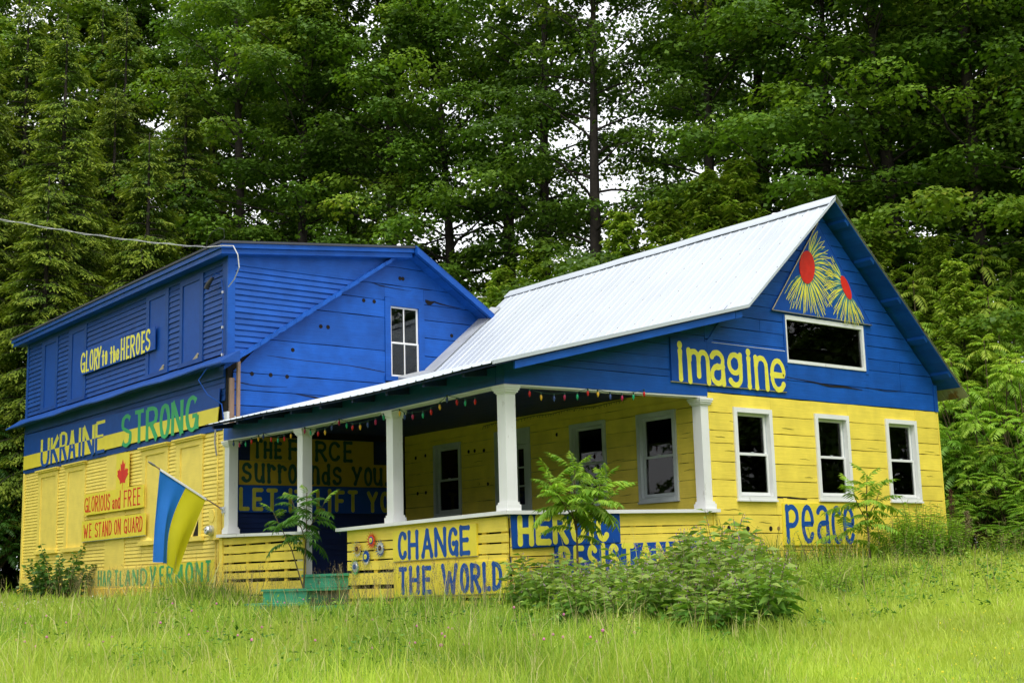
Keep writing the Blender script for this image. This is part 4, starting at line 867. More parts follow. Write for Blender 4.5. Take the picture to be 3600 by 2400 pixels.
word(VERMONT, A0, .045, .05, 'legreen', t, flare=1.1, round_=False, hw=.10)
t = board('sign_board', 'long low board reading LOVE FROM THE HEART OF in thin green, behind the left bush', 'sign', A0, [(20.34, .025), (15.26, .0), (15.26, .23), (20.34, .265)], .03, .042, 'yellow2')
word(LOVE, A0, .042, .022, 'fadegreen', t, flare=1.0, round_=False, hw=.035)
# triangular painting with two coneflowers
t = thing('painted_panel', 'triangular blue panel painted with two yellow flowers, red centres, in the gable', 'painting', F0.p(6.95, 4.8, 0))
mb = MB(); mb.hexa([F0.p(5.59, 4.275, .002), F0.p(8.26, 4.26, .002), F0.p(8.26, 4.26, .045), F0.p(5.59, 4.275, .045)], [F0.p(6.935, 5.97, .002), F0.p(6.945, 5.97, .002), F0.p(6.945, 5.97, .045), F0.p(6.935, 5.97, .045)]); mb.build('board', 'signblue', t)
for a, b, mm in (((5.59, 4.275), (6.94, 5.97), 'plyedge'), ((5.59, 4.275), (8.26, 4.26), 'grey'), ((8.26, 4.26), (6.94, 5.97), 'signblue')):
    mb = MB(); dx, dz = b[0]-a[0], b[1]-a[1]; L = math.hypot(dx, dz); nx, nz = -dz/L*.018, dx/L*.018
    mb.hexa([F0.p(a[0], a[1], .046), F0.p(b[0], b[1], .046), F0.p(b[0]+nx, b[1]+nz, .046), F0.p(a[0]+nx, a[1]+nz, .046)], [F0.p(a[0], a[1], .05), F0.p(b[0], b[1], .05), F0.p(b[0]+nx, b[1]+nz, .05), F0.p(a[0]+nx, a[1]+nz, .05)]); mb.build('edge_strip', mm, t)
rnd = random.Random(4); lay = [0.0475]
def ribbon(mb, pts, w0, w1):
    lay[0] += .00004; n = len(pts); vs = []
    for i, p in enumerate(pts):
        a = pts[max(i-1, 0)]; b = pts[min(i+1, n-1)]; d = math.dist(a, b) or 1e-6; w = (w0+(w1-w0)*i/(n-1))/2
        nx, nz = -(b[1]-a[1])/d*w, (b[0]-a[0])/d*w; vs += [F0.p(p[0]+nx, p[1]+nz, lay[0]), F0.p(p[0]-nx, p[1]-nz, lay[0])]
    mb.add(vs, [(2*i, 2*i+1, 2*i+3, 2*i+2) for i in range(n-1)])
def flower(c, rx, rz, tiltd, a0, a1, n, Lf, name='flower'):
    yb, tb = MB(), MB()
    for k in range(n):
        a = rad(a0+(a1-a0)*k/(n-1)+rnd.uniform(-2, 2)); L = Lf((k/(n-1)))*rnd.uniform(.88, 1.08)
        ct, st_ = math.cos(rad(tiltd)), math.sin(rad(tiltd))
        ex, ez = rx*math.cos(a-rad(tiltd)), rz*math.sin(a-rad(tiltd)); bx, bz = c[0]+ex*ct-ez*st_, c[1]+ex*st_+ez*ct
        dx, dz = math.cos(a), math.sin(a); tip = (bx+dx*L, bz+dz*L-.30*L*abs(dx)); w = L*rnd.uniform(.07, .13)
        for sgn in (1, -1):
            mid = (bx+dx*L*.45-dz*w*sgn, bz+dz*L*.45+dx*w*sgn)
            pts = [((1-s)**2*bx+2*s*(1-s)*mid[0]+s*s*tip[0], (1-s)**2*bz+2*s*(1-s)*mid[1]+s*s*tip[1]) for s in (0, .25, .5, .75, 1)]
            ribbon(tb if (k+(sgn > 0)) % 4 == 0 else yb, pts, .022, .007)
        if k % 2: ribbon(tb, [(bx, bz), (bx+dx*L*.6, bz+dz*L*.6)], .03, .01)
    tb.build('teal_petals', 'teal', t, fix=False); yb.build('yellow_petals', 'leyel', t, fix=False)
    mb = MB(); vs = []; ct, st_ = math.cos(rad(tiltd)), math.sin(rad(tiltd))
    for k in range(22):
        a = 2*math.pi*k/22; x, z = rx*math.cos(a), rz*math.sin(a); vs.append((c[0]+x*ct-z*st_, c[1]+x*st_+z*ct))
    mb.hexa([F0.p(u, z, .0475) for u, z in vs], [F0.p(u, z, .0585) for u, z in vs]); mb.build('red_centre', 'red', t)
flower((6.55, 5.13), .20, .30, -12, 72, -150, 44, lambda s: .54)
flower((7.58, 4.88), .10, .23, 28, 120, 318, 34, lambda s: .45)

# tin flowers on the porch skirt
flw = [((3.35, .62), 'ored', 'ored', 'signblue', 'leyel', 'orange red tin flower with a yellow eye, topmost of the five'),
       ((3.77, .50), 'tin', 'gold', 'gold', 'brown', 'gold tin flower with brown centre, leftmost of the upper four'),
       ((3.09, .49), 'signblue', 'tin', 'tin', 'brown', 'silver tin flower with brown centre, rightmost of the five'),
       ((3.51, .37), 'tin', 'signblue', 'signblue', 'leyel', 'blue tin flower with a yellow eye and silver spikes, in the middle'),
       ((3.84, .22), 'legreen', 'tin', 'tin', 'signblue', 'silver tin flower with blue eye and green spikes, lowest of the five')]
for (u, z), mp_, mr_, m2_, mc_, lab in flw:
    t = thing('tin_flower', lab, 'ornament', X0.p(u, z, .03), 'tin flowers on the porch skirt'); R_ = .088
    mb = MB(); n = 15
    for k in range(n):
        a = 2*math.pi*k/n+u; b = a+.30; c = a+.15
        P_ = [(u+R_*.95*math.cos(a), z+R_*.95*math.sin(a)), (u+R_*1.62*math.cos(c+.12), z+R_*1.62*math.sin(c+.12)), (u+R_*.95*math.cos(b), z+R_*.95*math.sin(b))]
        mb.add([X0.p(P_[0][0], P_[0][1], .030), X0.p(P_[1][0], P_[1][1], .052), X0.p(P_[2][0], P_[2][1], .036), X0.p(P_[0][0], P_[0][1], .027), X0.p(P_[1][0], P_[1][1], .049), X0.p(P_[2][0], P_[2][1], .033)], [(0, 1, 2), (5, 4, 3), (0, 3, 4, 1), (1, 4, 5, 2), (2, 5, 3, 0)])
    mb.build('petal_ring', mp_, t)
    for r_, h0, h1, mm in ((R_, .026, .040, mr_), (R_*.66, .0405, .046, m2_), (R_*.46, .0465, .053, mc_), (.01, .0535, .058, 'grey')):
        mb = MB(); disc(mb, X0, u, z, h0, h1, r_); mb.build('disc', mm, t)

# flag on its pole from the corner post
fl = thing('flag', 'blue and yellow flag hanging from an angled wooden pole beside the porch', 'flag', (-.11, 8.66, 1.38))
B0 = Vector((-.11, 8.66, 1.38)); TIP = Vector((-1.53, 8.66, 2.20))
mb = MB(); mb.tube([B0+(TIP-B0)*t_ for t_ in (0, .5, 1)], .013, 8); mb.build('flag_pole', 'rawwood', fl)
mb = MB(); mb.tube([B0+(TIP-B0)*t_ for t_ in (.965, .99, 1.0, 1.03, 1.06)], [.016, .022, .022, .022, .012], 8); mb.build('pole_knob', 'grey', fl)
mb = MB(); mb.tube([B0-(TIP-B0)*.01, B0+(TIP-B0)*.05], .022, 8); mb.box(-.125, -.095, 8.62, 8.70, 1.32, 1.44); mb.tube([(-.13, 8.66, 1.40), (-.15, 8.65, 1.33), (-.12, 8.64, 1.28)], .006, 5); mb.build('pole_bracket', 'tin', fl)
def cloth(s, v):                                             # s along the pole from tip, v down the cloth
    top_ = TIP+(B0-TIP)*(.10+.65*s)
    bxx = -1.49+.29*(s/.57) if s < .57 else -1.20+.20*((s-.57)/.43)
    bzz = .43-.05*s if s < .57 else .40-.21*((s-.57)/.43)
    b_ = Vector((bxx, 8.66, bzz))
    p = top_.lerp(b_, v); bump_ = s/.57 if s < .57 else (1-s)/.43
    p.x -= .13*math.sin(math.pi*v)*bump_
    fold = .055*math.sin(s*13+v*1.3)*min(1, v*1.6)+.06*math.sin(s*6+v*2.5+.7)*v
    p.y += fold; p.x += .02*math.sin(s*24+v*2)*v
    return p
ns, nv_ = 44, 34
for nm, s0, s1, mm in (('blue_stripe', 0, .57, 'flagblue'), ('yellow_stripe', .57, 1, 'flagyel')):
    mb = MB(); K = int(ns*(s1-s0))+1
    vs = []
    for i in range(K+1):
        s = s0+(s1-s0)*i/K
        for j in range(nv_+1): vs.append(cloth(s, j/nv_))
    mb.add(vs, [(i*(nv_+1)+j, (i+1)*(nv_+1)+j, (i+1)*(nv_+1)+j+1, i*(nv_+1)+j+1) for i in range(K) for j in range(nv_)]); o = mb.build(nm, mm, fl, smooth=True, fix=False)
mb = MB(); vs = []
for i in range(13):
    s = i/12; p = TIP+(B0-TIP)*(.10+.65*s); vs += [p+Vector((0, -.019, .012)), p+Vector((0, .019, .012)), p+Vector((-.004, .019, -.03)), p+Vector((-.004, -.019, -.03))]
mb.add(vs, [(4*i+k, 4*i+4+k, 4*i+4+(k+1) % 4, 4*i+(k+1) % 4) for i in range(12) for k in range(4)]); mb.build('hem_sleeve', 'white', fl)

# string of coloured bulbs under the beams
ls = thing('string_lights', 'string of large coloured bulbs hung along the porch beams', 'string lights', (-.13, 4.0, 2.6))
def bulbs(fr, L, zt_):
    pts = []
    for k, (u, z, c) in enumerate(L):
        pts.append(fr.p(u, z+.075, .03)); 
        if k < len(L)-1: pts.append(fr.p((u+L[k+1][0])/2, (z+L[k+1][1])/2+.068, .03))
        P_ = fr.p(u, z, .03); lean = random.uniform(-.008, .008)
        mb = MB(); h = [(.045, .006), (.032, .016), (.008, .021), (-.02, .015), (-.045, .002)]
        mb.tube([(P_[0], P_[1]+lean*(.05-a)*10, P_[2]+a) for a, r in h], [r for a, r in h], 8); b = mb.build('bulb', {'R': 'redbulb', 'G': 'greenbulb', 'Y': 'yelbulb', 'B': 'bluebulb', 'M': 'pinkbulb'}[c], ls, smooth=True)
        mb = MB(); mb.tube([(P_[0], P_[1], P_[2]+.042), (P_[0], P_[1], P_[2]+.078)], .013, 6); mb.build('socket', 'wire', b)
    mb = MB(); mb.tube(pts, .0045, 5); mb.build('cord', 'wire', ls)
FB = Fr('Y', -.11); XB = Fr('X', -.11)
RB = list(zip([.315,.523,.765,.964,1.207,1.415,1.609,1.853,2.096,2.327,2.551],[2.539,2.499,2.496,2.526,2.549,2.615,2.612,2.587,2.583,2.612,2.67],'RYBMGRYBMGR'))
LB = list(zip([8.197,7.951,7.699,7.462,7.19,7.005,6.706,6.445,6.221,5.979,5.492,5.291,5.03,4.801,4.576,4.34,4.096,3.914,3.681,3.446,3.216,2.98,2.517,2.384,2.156,1.876,1.662,1.433,1.243,.994,.782,.541],
  [2.58,2.539,2.526,2.553,2.58,2.602,2.521,2.483,2.488,2.516,2.548,2.499,2.46,2.462,2.513,2.573,2.5,2.45,2.434,2.445,2.467,2.516,2.529,2.459,2.438,2.426,2.453,2.503,2.589,2.522,2.486,2.479],'BMGRYBRGRYMGRYBMGRYBMGYBMGRYBRGR'))
bulbs(FB, RB, 0); bulbs(XB, LB, 0)
# dead garland along the inner wall
gl = thing('garland', 'thin dark unlit light garland drooping along the yellow porch wall', 'garland', (3.93, 4.0, 2.9))
GP = [(5.792,2.86),(5.406,2.88),(4.807,2.87),(4.228,2.89),(3.74,2.87),(3.297,2.90),(3.064,2.90),(2.742,2.88),(2.518,2.87),(2.108,2.89),(1.74,2.90)]
mb = MB(); mb.tube([(3.93, y, z) for y, z in GP], .006, 5); mb.build('cord', 'wire', gl)
mb = MB()
for k in range(60):
    i = k*10/60; j = int(i); f = i-j; y = GP[j][0]*(1-f)+GP[j+1][0]*f; z = GP[j][1]*(1-f)+GP[j+1][1]*f; mb.tube([(3.93, y, z), (3.92, y+random.uniform(-.03, .03), z-random.uniform(.03, .06))], .004, 4)
mb.build('twigs', 'wire', gl)

# green wooden steps
st = thing('porch_steps', 'worn green wooden steps up to the porch opening', 'steps', (-.6, 4.6, -.5))
def stepbox(y0, y1, x0, x1, z0, z1, name, m='green'):
    w = MB(); w.box(x0, x1, y0, y1, z0, z1); w.build(name, m, st)
stepbox(4.09, 5.20, -.37, -.06, .085, .125, 'tread'); stepbox(4.14, 5.14, -.345, -.315, -.095, .084, 'riser'); stepbox(4.12, 4.145, -.314, -.10, -.095, .084, 'side_board')
stepbox(4.07, 5.64, -.885, -.60, -.135, -.10, 'tread'); stepbox(4.07, 5.64, -.597, -.10, -.137, -.102, 'tread')
stepbox(4.14, 5.60, -.865, -.835, -.62, -.137, 'riser'); stepbox(4.105, 4.135, -.866, -.10, -.365, -.139, 'side_board', 'greendark'); stepbox(4.10, 4.133, -.866, -.10, -.62, -.369, 'side_board')
stepbox(4.12, 5.68, -1.17, -.867, -.36, -.323, 'tread'); stepbox(4.16, 5.64, -1.15, -1.12, -.65, -.361, 'riser')
stepbox(4.75, 5.5, -1.62, -1.25, -.535, -.495, 'tread')

# electricity meter, conduits and the cables on the facade
t = thing('electric_meter', 'round glass meter on a yellow box at the right end of the facade', 'meter', (-.05, 9.15, 1.1))
w = MB(); fbox(w, A0, 8.95, 9.30, .84, 1.44, .0, .10); w.build('meter_box', 'yellow2', t)
w = MB(); disc(w, A0, 9.14, 1.30, .10, .115, .10, .12); w.build('blank_cover', 'yellow2', t)
w = MB(); c0 = A0.p(9.16, 1.02, .10); w.tube([(c0[0]-x, c0[1], c0[2]) for x in (0, .05, .051, .10, .13)], [.10, .10, .088, .085, .07], 20); w.build('meter_dome', 'tin', t, smooth=False)
w = MB(); w.tube([(c0[0]-.1301, c0[1], c0[2]), (c0[0]-.134, c0[1], c0[2])], .05, 14); w.build('dial', 'white', t)
w = MB(); w.box(c0[0]-.137, c0[0]-.1345, c0[1]-.02, c0[1]+.02, c0[2]-.012, c0[2]+.012); w.build('register', 'hole', t)
for y in (9.02, 9.14):
    w = MB(); w.tube([(-.03, y, .83), (-.035, y+.005, .4), (-.03, y-.01, .05)], .013, 6); w.build('conduit', 'yellow2', t)
w = MB(); w.tube([(-.03, 9.10, 2.9), (-.03, 9.10, 2.2), (-.04, 9.07, 1.9), (-.035, 9.08, 1.45)], .015, 6); w.build('conduit', 'yellow2', t)
w = MB(); w.tube([(-.06, 9.14, 2.95), (-.07, 9.14, 2.7), (-.05, 9.09, 2.45)], .018, 6); w.build('grey_conduit', 'grey', t)
t = thing('power_cable', 'pale twisted overhead cable sagging in to the blue roof corner', 'cable', (-.35, 9.0, 6.57))
a_, b_ = Vector((-.34, 9.0, 6.52)), Vector((-4.94, 6.98, 5.86)); far = a_+(b_-a_)*4.2; far.z += 0
far = Vector((-19.7, .55, 7.4))
pts = []
# runs from the roof corner out to a pole across the lawn
for k in range(41):
    s = k/40; p = a_.lerp(far, s); p.z -= 4.2*s*(1-s); pts.append(p)
for nm, rr, ph in (('cable', .0065, 0), ('twisted_wire', .004, 1)):
    w = MB(); q_ = []
    for i in range(len(pts)*3-2):
        s = i/3; j = min(int(s), len(pts)-2); p = pts[j].lerp(pts[j+1], s-j); q_.append(p+Vector((0, .018*math.cos(i*1.3), .022*math.sin(i*1.3)))*ph)
    w.tube(q_, rr, 5); w.build(nm, 'cable', t)
w = MB(); w.tube([(-.34, 9.0, 6.52), (-.345, 8.3, 6.40), (-.35, 7.85, 6.30), (-.33, 7.70, 6.1), (-.30, 7.70, 5.86), (-.2, 8.1, 5.72), (-.12, 8.5, 5.66)], .011, 6); w.build('drip_loop', 'cable', t)
w = MB(); w.tube([(-.34, 9.05, 6.45), (-.34, 9.02, 6.65), (-.34, 8.8, 6.78), (-.34, 8.5, 6.80), (-.34, 8.28, 6.72), (-.34, 8.25, 6.55), (-.34, 8.5, 6.46)], .006, 5); w.build('loose_loop', 'dcable', t)
t = thing('service_cable', 'thin blue painted cable clipped down the corner board', 'cable', (-.05, 8.9, 5.0))
w = MB(); w.tube([(-.06, 8.95, 5.9), (-.06, 8.86, 5.6), (-.06, 8.87, 4.9), (-.06, 8.86, 4.35), (-.30, 9.05, 4.12), (-.42, 9.15, 3.9), (-.30, 9.0, 3.6), (-.12, 8.75, 3.4), (-.12, 8.66, 3.1)], .012, 6); w.build('cable', 'signblue', t)
for z in (5.6, 4.9, 4.36):
    w = MB(); w.box(-.082, -.05, 8.845, 8.885, z, z+.05); w.build('cable_clip', 'tin', t)
t = thing('security_lamp', 'small dark lamp fixed on the upper facade near the corner', 'lamp', (-.05, 9.25, 5.9))
w = MB(); w.tube([(-.02, 9.1, 6.05), (-.12, 9.12, 6.03), (-.14, 9.2, 5.97)], .012, 6); w.build('bracket', 'signblue', t)
w = MB(); w.tube([(-.12, 9.2, 5.98), (-.16, 9.32, 5.86), (-.17, 9.38, 5.78)], [.03, .05, .055], 10); w.build('lamp_head', 'dcable', t)
t = thing('utility_pole', 'plain wooden pole at the far end of the overhead cable', 'pole', (-19.7, .55, -1.2))
w = MB(); w.tube([(-19.7, .55, -1.8), (-19.7, .55, 8.2)], .14, 10, r1=.10); w.build('pole', 'rawwood', t)
w = MB(); w.tube([(-19.62, .55, 7.4), (-19.8, .55, 7.4)], .05, 8); w.build('insulator', 'white', t)
t = thing('porch_chair', 'low dark red chair standing behind the porch rail', 'chair', (1.6, 5.2, .13))
w = MB(); w.box(1.3, 1.85, 4.9, 5.5, .50, .55); w.build('seat', 'chair', t)
w = MB(); w.box(1.80, 1.85, 4.9, 5.5, .55, .93); w.build('backrest', 'chair', t)
for x in (1.33, 1.80):
    for y in (4.93, 5.45):
        w = MB(); w.box(x, x+.04, y, y+.04, .13, .50); w.build('leg', 'chair', t)

# ================================================================== vegetation
def unit(a): return a/np.maximum(np.linalg.norm(a, axis=-1, keepdims=True), 1e-9)
def kites(P, D, N, L, Wd, fold=.15, midp=.42):
    """leaf blades: base P, direction D, normal N; folded kite quads"""
    S = unit(np.cross(D, N)); N2 = unit(np.cross(S, D)); n = len(P)
    L = L[:, None]; Wd = Wd[:, None]
    V = np.empty((n, 4, 3)); V[:, 0] = P; V[:, 1] = P+D*L*midp+S*Wd/2+N2*Wd*fold; V[:, 2] = P+D*L-N2*L*.12; V[:, 3] = P+D*L*midp-S*Wd/2+N2*Wd*fold
    return V.reshape(-1, 3), np.arange(4*n).reshape(-1, 4)
def polyline_tubes(lines, n=5):
    mb = MB()
    for pts, r0, r1 in lines: mb.tube(pts, r0, n, r1=r1, cap=False)
    return mb
def raw_mesh(mb, name, m):
    me = bpy.data.meshes.new(name); me.from_pydata(mb.v, [], mb.f); me.materials.append(M[m]); me.polygons.foreach_set('use_smooth', [True]*len(me.polygons)); me.update(); return me
def maple(seed, H=22., R=3.6, zc=5., nleaf=30000, ls=.135, m='maple', trunk=.33, dense=1.0, nb=80):
    r = np.random.default_rng(seed); lines = []
    bend = r.uniform(-.4, .4, 2)
    tp = lambda z: np.array([bend[0]*(z/H)**2*2, bend[1]*(z/H)**2*2, z])
    lines.append(([tp(z) for z in np.linspace(-.5, H*.96, 9)], trunk, .04))
    pads = []
    for k in range(nb):
        f = (k+.5)/nb; z = zc+(H*.97-zc)*f**.92; az = k*2.39996+r.uniform(-.5, .5)
        prof_ = (math.sin(math.pi*min(1, .18+.82*f*.98)**.75))**.8 if f < .9 else .45
        L = R*(.5+.55*prof_)*r.uniform(.6, 1.2)*(1 if f < .85 else .6)
        el = .15+.75*f+r.uniform(-.15, .25); h = np.array([math.cos(az), math.sin(az), 0])
        p = tp(z-.3); pts = [p]; nseg = 6
        for i in range(nseg):
            e = el-(.55*i/nseg)*(1-.4*f); az2 = az+r.uniform(-.3, .3); h2 = np.array([math.cos(az2), math.sin(az2), 0])
            p = p+(h2*math.cos(e)+np.array([0, 0, math.sin(e)]))*L/nseg; pts.append(p)
        lines.append((pts, .055*(1-f*.5), .012)); bv = r.uniform(0, 1)
        for i in range(3, nseg+1):
            for q in range(1 if i < nseg else 2):
                c = pts[i]+r.normal(0, 1, 3)*[.38, .38, .15]*(L/3.2); pads.append((c, h, L, bv))
    c = np.array([q[0] for q in pads]); hh = np.array([q[1] for q in pads]); npad = len(c); bvv = np.array([q[3] for q in pads])
    size = r.uniform(.38, .95, npad)*(R/3.6)**.5
    wgt = size**2; idx = r.choice(npad, int(nleaf), p=wgt/wgt.sum())
    a = r.uniform(0, 2*np.pi, len(idx)); rr = np.sqrt(r.uniform(0, 1, len(idx)))*size[idx]
    lob = 1+.28*np.sin(a*3+idx*1.7)+.18*np.sin(a*7+idx)
    rr = rr*lob; dome = .42*size[idx]*(1-(rr/(size[idx]*1.3))**2)
    off = np.stack([np.cos(a)*rr, np.sin(a)*rr, dome-np.abs(r.normal(0, .22, len(idx)))*size[idx]-.10*rr], 1)
    P = c[idx]+off+hh[idx]*.1
    out = unit(np.stack([np.cos(a), np.sin(a), 0*a], 1)+hh[idx]*.5+r.normal(0, .45, (len(idx), 3)))
    D = unit(out*[1, 1, .5]+np.array([0, 0, -.45])); N = unit(np.array([0, 0, 1.])+.45*np.stack([np.cos(a), np.sin(a), 0*a], 1)*(rr/size[idx])[:, None]+r.normal(0, .36, (len(idx), 3)))
    L_ = r.uniform(.75, 1.3, len(idx))*ls
    V, F = kites(P, D, N, L_, L_*.95, fold=.12, midp=.5)
    v = np.clip(.10+.62*(.6*bvv+.4*r.uniform(0, 1, npad))[idx]**1.2+r.uniform(-.10, .18, len(idx)), 0, 1)
    me = np_mesh('crown', V, F, v); me.materials.append(M[m])
    return me, raw_mesh(polyline_tubes(lines), 'trunk', 'bark')
def hemlock(seed, H=20., R=3.0, nleaf=42000, zc=2.5, drop=.5):
    r = np.random.default_rng(seed); lines = [([np.array([0, 0, z]) for z in np.linspace(-.5, H, 8)], .24, .015)]
    P, D, N, Vv, LL = [], [], [], [], []
    z = zc; br = []
    while z < H-.1:
        f = (z-zc)/(H-zc)
        for q in range(int(5 if f < .7 else 4)):
            br.append((z+r.uniform(-.12, .12), r.uniform(0, 2*np.pi), (R*(1-f)**.85+.22)*r.uniform(.6, 1.18)))
        z += .34*(1-.35*f)
    tot = sum(b[2] for b in br)
    for (z, az, L) in br:
        e = .35; p = np.array([0, 0, z]); pts = [p]; nseg = 6; h = np.array([math.cos(az), math.sin(az), 0.])
        for i in range(nseg):
            e -= .17; p = p+(h*math.cos(e)+np.array([0, 0, math.sin(e)]))*L/nseg; pts.append(p)
        pts = np.array(pts)
        if L > .8: lines.append(([pts[i] for i in range(nseg+1)], .02+.006*L, .005))
        n = int(nleaf*L/tot); s = r.beta(1.8, 1.1, n)*nseg; j = np.minimum(s.astype(int), nseg-1); fr_ = (s-j)[:, None]
        c = pts[j]*(1-fr_)+pts[j+1]*fr_
        side = np.cross(h, [0, 0, 1.]); lat = r.normal(0, .5, n)*(.22+.16*L)*(1-.35*s/nseg)
        tw = np.floor(s*3.5); twd = np.abs(lat)
        P.append(c+side*lat[:, None]+np.array([0, 0, -1])*(.55*twd**1.4+r.exponential(.07, n))[:, None]+h*(twd*.45)[:, None])
        D.append(unit(h*.7+side*np.sign(lat)[:, None]*.6+np.stack([0*s, 0*s, -.35-.35*r.uniform(0, 1, n)], 1)+r.normal(0, .22, (n, 3))))
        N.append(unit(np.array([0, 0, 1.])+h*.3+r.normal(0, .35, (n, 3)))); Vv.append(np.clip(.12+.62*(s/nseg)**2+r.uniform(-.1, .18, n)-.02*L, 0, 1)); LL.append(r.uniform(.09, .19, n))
    P = np.concatenate(P); D = np.concatenate(D); N = np.concatenate(N); Vv = np.concatenate(Vv); LL = np.concatenate(LL)
    V, F = kites(P, D, N, LL, LL*.33, fold=.08)
    me = np_mesh('crown', V, F, Vv); me.materials.append(M['hem'])
    return me, raw_mesh(polyline_tubes(lines), 'trunk', 'bark')
def plant(name, label, cat, group, xyz, meshes, rz=0, sc=(1, 1, 1), parts=('crown', 'trunk')):
    t = thing(name, label, cat, xyz, group); t.rotation_euler = (0, 0, rz); t.scale = sc
    for nm, me in zip(parts, meshes):
        if me is None: continue
        o = bpy.data.objects.new(nm, me); C.objects.link(o); o.parent = t
        if nm in ('crown', 'foliage', 'flowers', 'stems'): o['kind'] = 'stuff'
    return t
MAP = [maple(11, 22, 3.7, 5.5, 34000, nb=60, ls=.145), maple(12, 23, 3.3, 6.5, 25000, nb=46, ls=.12), maple(13, 21, 4.0, 5.0, 34000, nb=62, ls=.15), maple(14, 22, 3.5, 8.0, 17000, nb=34, ls=.125)]
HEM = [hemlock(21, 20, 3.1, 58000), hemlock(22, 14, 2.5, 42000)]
LOW = [maple(31, 7.5, 2.4, .7, 15000, ls=.13, trunk=.08, nb=46)]
maples = [(9.1,26.2,1,1.0),(13.0,30.9,2,1.0),(10.0,23.9,0,.95),(17.9,35.1,2,1.0),(12.9,25.2,3,1.05),(12.4,22.0,0,1.0),(13.9,20.4,2,.95),(15.6,19.7,3,1.0),(14.5,16.7,0,.93),
          (14.4,14.2,3,.98),(16.8,11.8,3,.95),(25.7,18.5,2,1.0),(18.7,11.2,0,.98),(18.2,8.7,2,.93),
          (18.9,6.7,0,.97),(19.4,4.6,1,.98),(23.9,7.6,2,1.0),(20.4,2.4,0,1.0),(24.2,4.3,2,1.05),(29.9,12.9,2,1.05),(28.5,8.6,0,1.0),(30,4.6,2,1.0),(26.5,5.6,1,1.0),(4.4,38.7,0,1.18),(6.8,37.4,2,1.15),(8.6,35.0,0,1.12),(10.3,32.0,2,1.1),(2.0,36.5,2,1.15),(23.1,.6,3,1.0),(27.5,1.5,0,1.05)]
rv = random.Random(3)
ORD = ['leftmost', 'second from the left', 'third from the left', 'fourth from the left', 'fifth from the left', 'sixth from the left', 'seventh from the left', 'eighth from the left', 'ninth from the left', 'tenth from the left',
       'eleventh from the left', 'twelfth from the left', 'thirteenth from the left', 'fourteenth from the left', 'fifteenth from the left', 'sixteenth from the left', 'seventeenth from the left', 'eighteenth from the left', 'nineteenth from the left', 'twentieth from the left', 'twenty-first from the left', 'twenty-second from the left', 'twenty-third from the left']
def across(pts):                                             # rank of each plant counted from the left as seen from the road
    az = [math.atan2(p[0]+11.57, p[1]+14.91) for p in pts]; o = sorted(range(len(pts)), key=lambda i: az[i]); rk_ = [0]*len(pts)
    for n_, i in enumerate(o): rk_[i] = n_
    return rk_
def near(p, dlim): return math.hypot(p[0]+11.57, p[1]+14.91) < dlim
def ranks(pts, dlim):
    A_ = [i for i, p in enumerate(pts) if near(p, dlim)]; B_ = [i for i, p in enumerate(pts) if not near(p, dlim)]; out = {}
    for L_, w_ in ((A_, 'nearer'), (B_, 'farther')):
        for i, r_ in zip(L_, across([pts[i] for i in L_])): out[i] = (w_, ORD[r_])
    return out
mr_ = ranks(maples, 42)
names_m = ['layered dark maple', 'slender maple', 'broad maple', 'thin airy maple']
for k, (x, y, i, s) in enumerate(maples):
    plant('maple_tree', '%s behind the house, %s in the %s row' % (names_m[i], mr_[k][1], mr_[k][0]), 'tree', 'maples standing behind the house', (x, y, float(gz(x, y))), MAP[i], rv.uniform(0, 6.28), (s*rv.uniform(.93, 1.07), s*rv.uniform(.93, 1.07), s*rv.uniform(.94, 1.1)))
hems = [(2.6,25.7,18.1,0),(6.8,33.8,22.3,0),(6.5,30.6,21.1,0),(6.9,26.2,17.7,0),(5.6,29.2,17.5,0),(4.7,24.0,14.0,1),(1.6,24.0,12.1,1),(3.6,32.7,22.0,0),(.4,27.6,19.5,0),(-1.4,30.5,19.7,0),(8.8,29.6,20.0,0),(-3.5,27.0,16.5,0),(-5.0,33,19,0),(-8.5,30,17,1),(-2.5,36,24,0),(1.5,38,25,0),(4.5,40,26,0)]
hr_ = ranks(hems, 45)
for k, (x, y, zt_, i) in enumerate(hems):
    g0 = float(gz(x, y)); H = zt_-g0; s = H/(20 if i == 0 else 14)
    lab = '%s left behind the house, %s in the %s row' % (['feathery drooping hemlock', 'short bright hemlock'][i], hr_[k][1], hr_[k][0])
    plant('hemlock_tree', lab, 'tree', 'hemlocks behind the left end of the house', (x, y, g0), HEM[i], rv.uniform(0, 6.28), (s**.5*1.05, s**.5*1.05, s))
# low undergrowth of the wood: one mass nobody could count
r = np.random.default_rng(5); Pn = []
nU = 46000
tt = r.uniform(0, 1, nU); ang = rad(-16)+tt*rad(96); dist = r.uniform(44, 58, nU)-np.where(ang > rad(46), 11, 0)
ux = -11.57+np.sin(ang)*dist; uy = -14.91+np.cos(ang)*dist
hmax = 3.6+1.3*np.sin(ux*.9)+1.2*np.sin(uy*.7+1); uz = gz(ux, uy)+r.uniform(0, 1, nU)**.8*hmax
P = np.stack([ux, uy, uz], 1); D = unit(r.normal(0, 1, (nU, 3))+[0, 0, -.2]); N = unit(r.normal(0, .6, (nU, 3))+[0, 0, 1]); LL = r.uniform(.16, .34, nU)
V, F = kites(P, D, N, LL, LL); me = np_mesh('undergrowth', V, F, np.clip(r.uniform(0, .4, nU), 0, 1)); me.materials.append(M['maple']); o = link('undergrowth', me); o['kind'] = 'stuff'
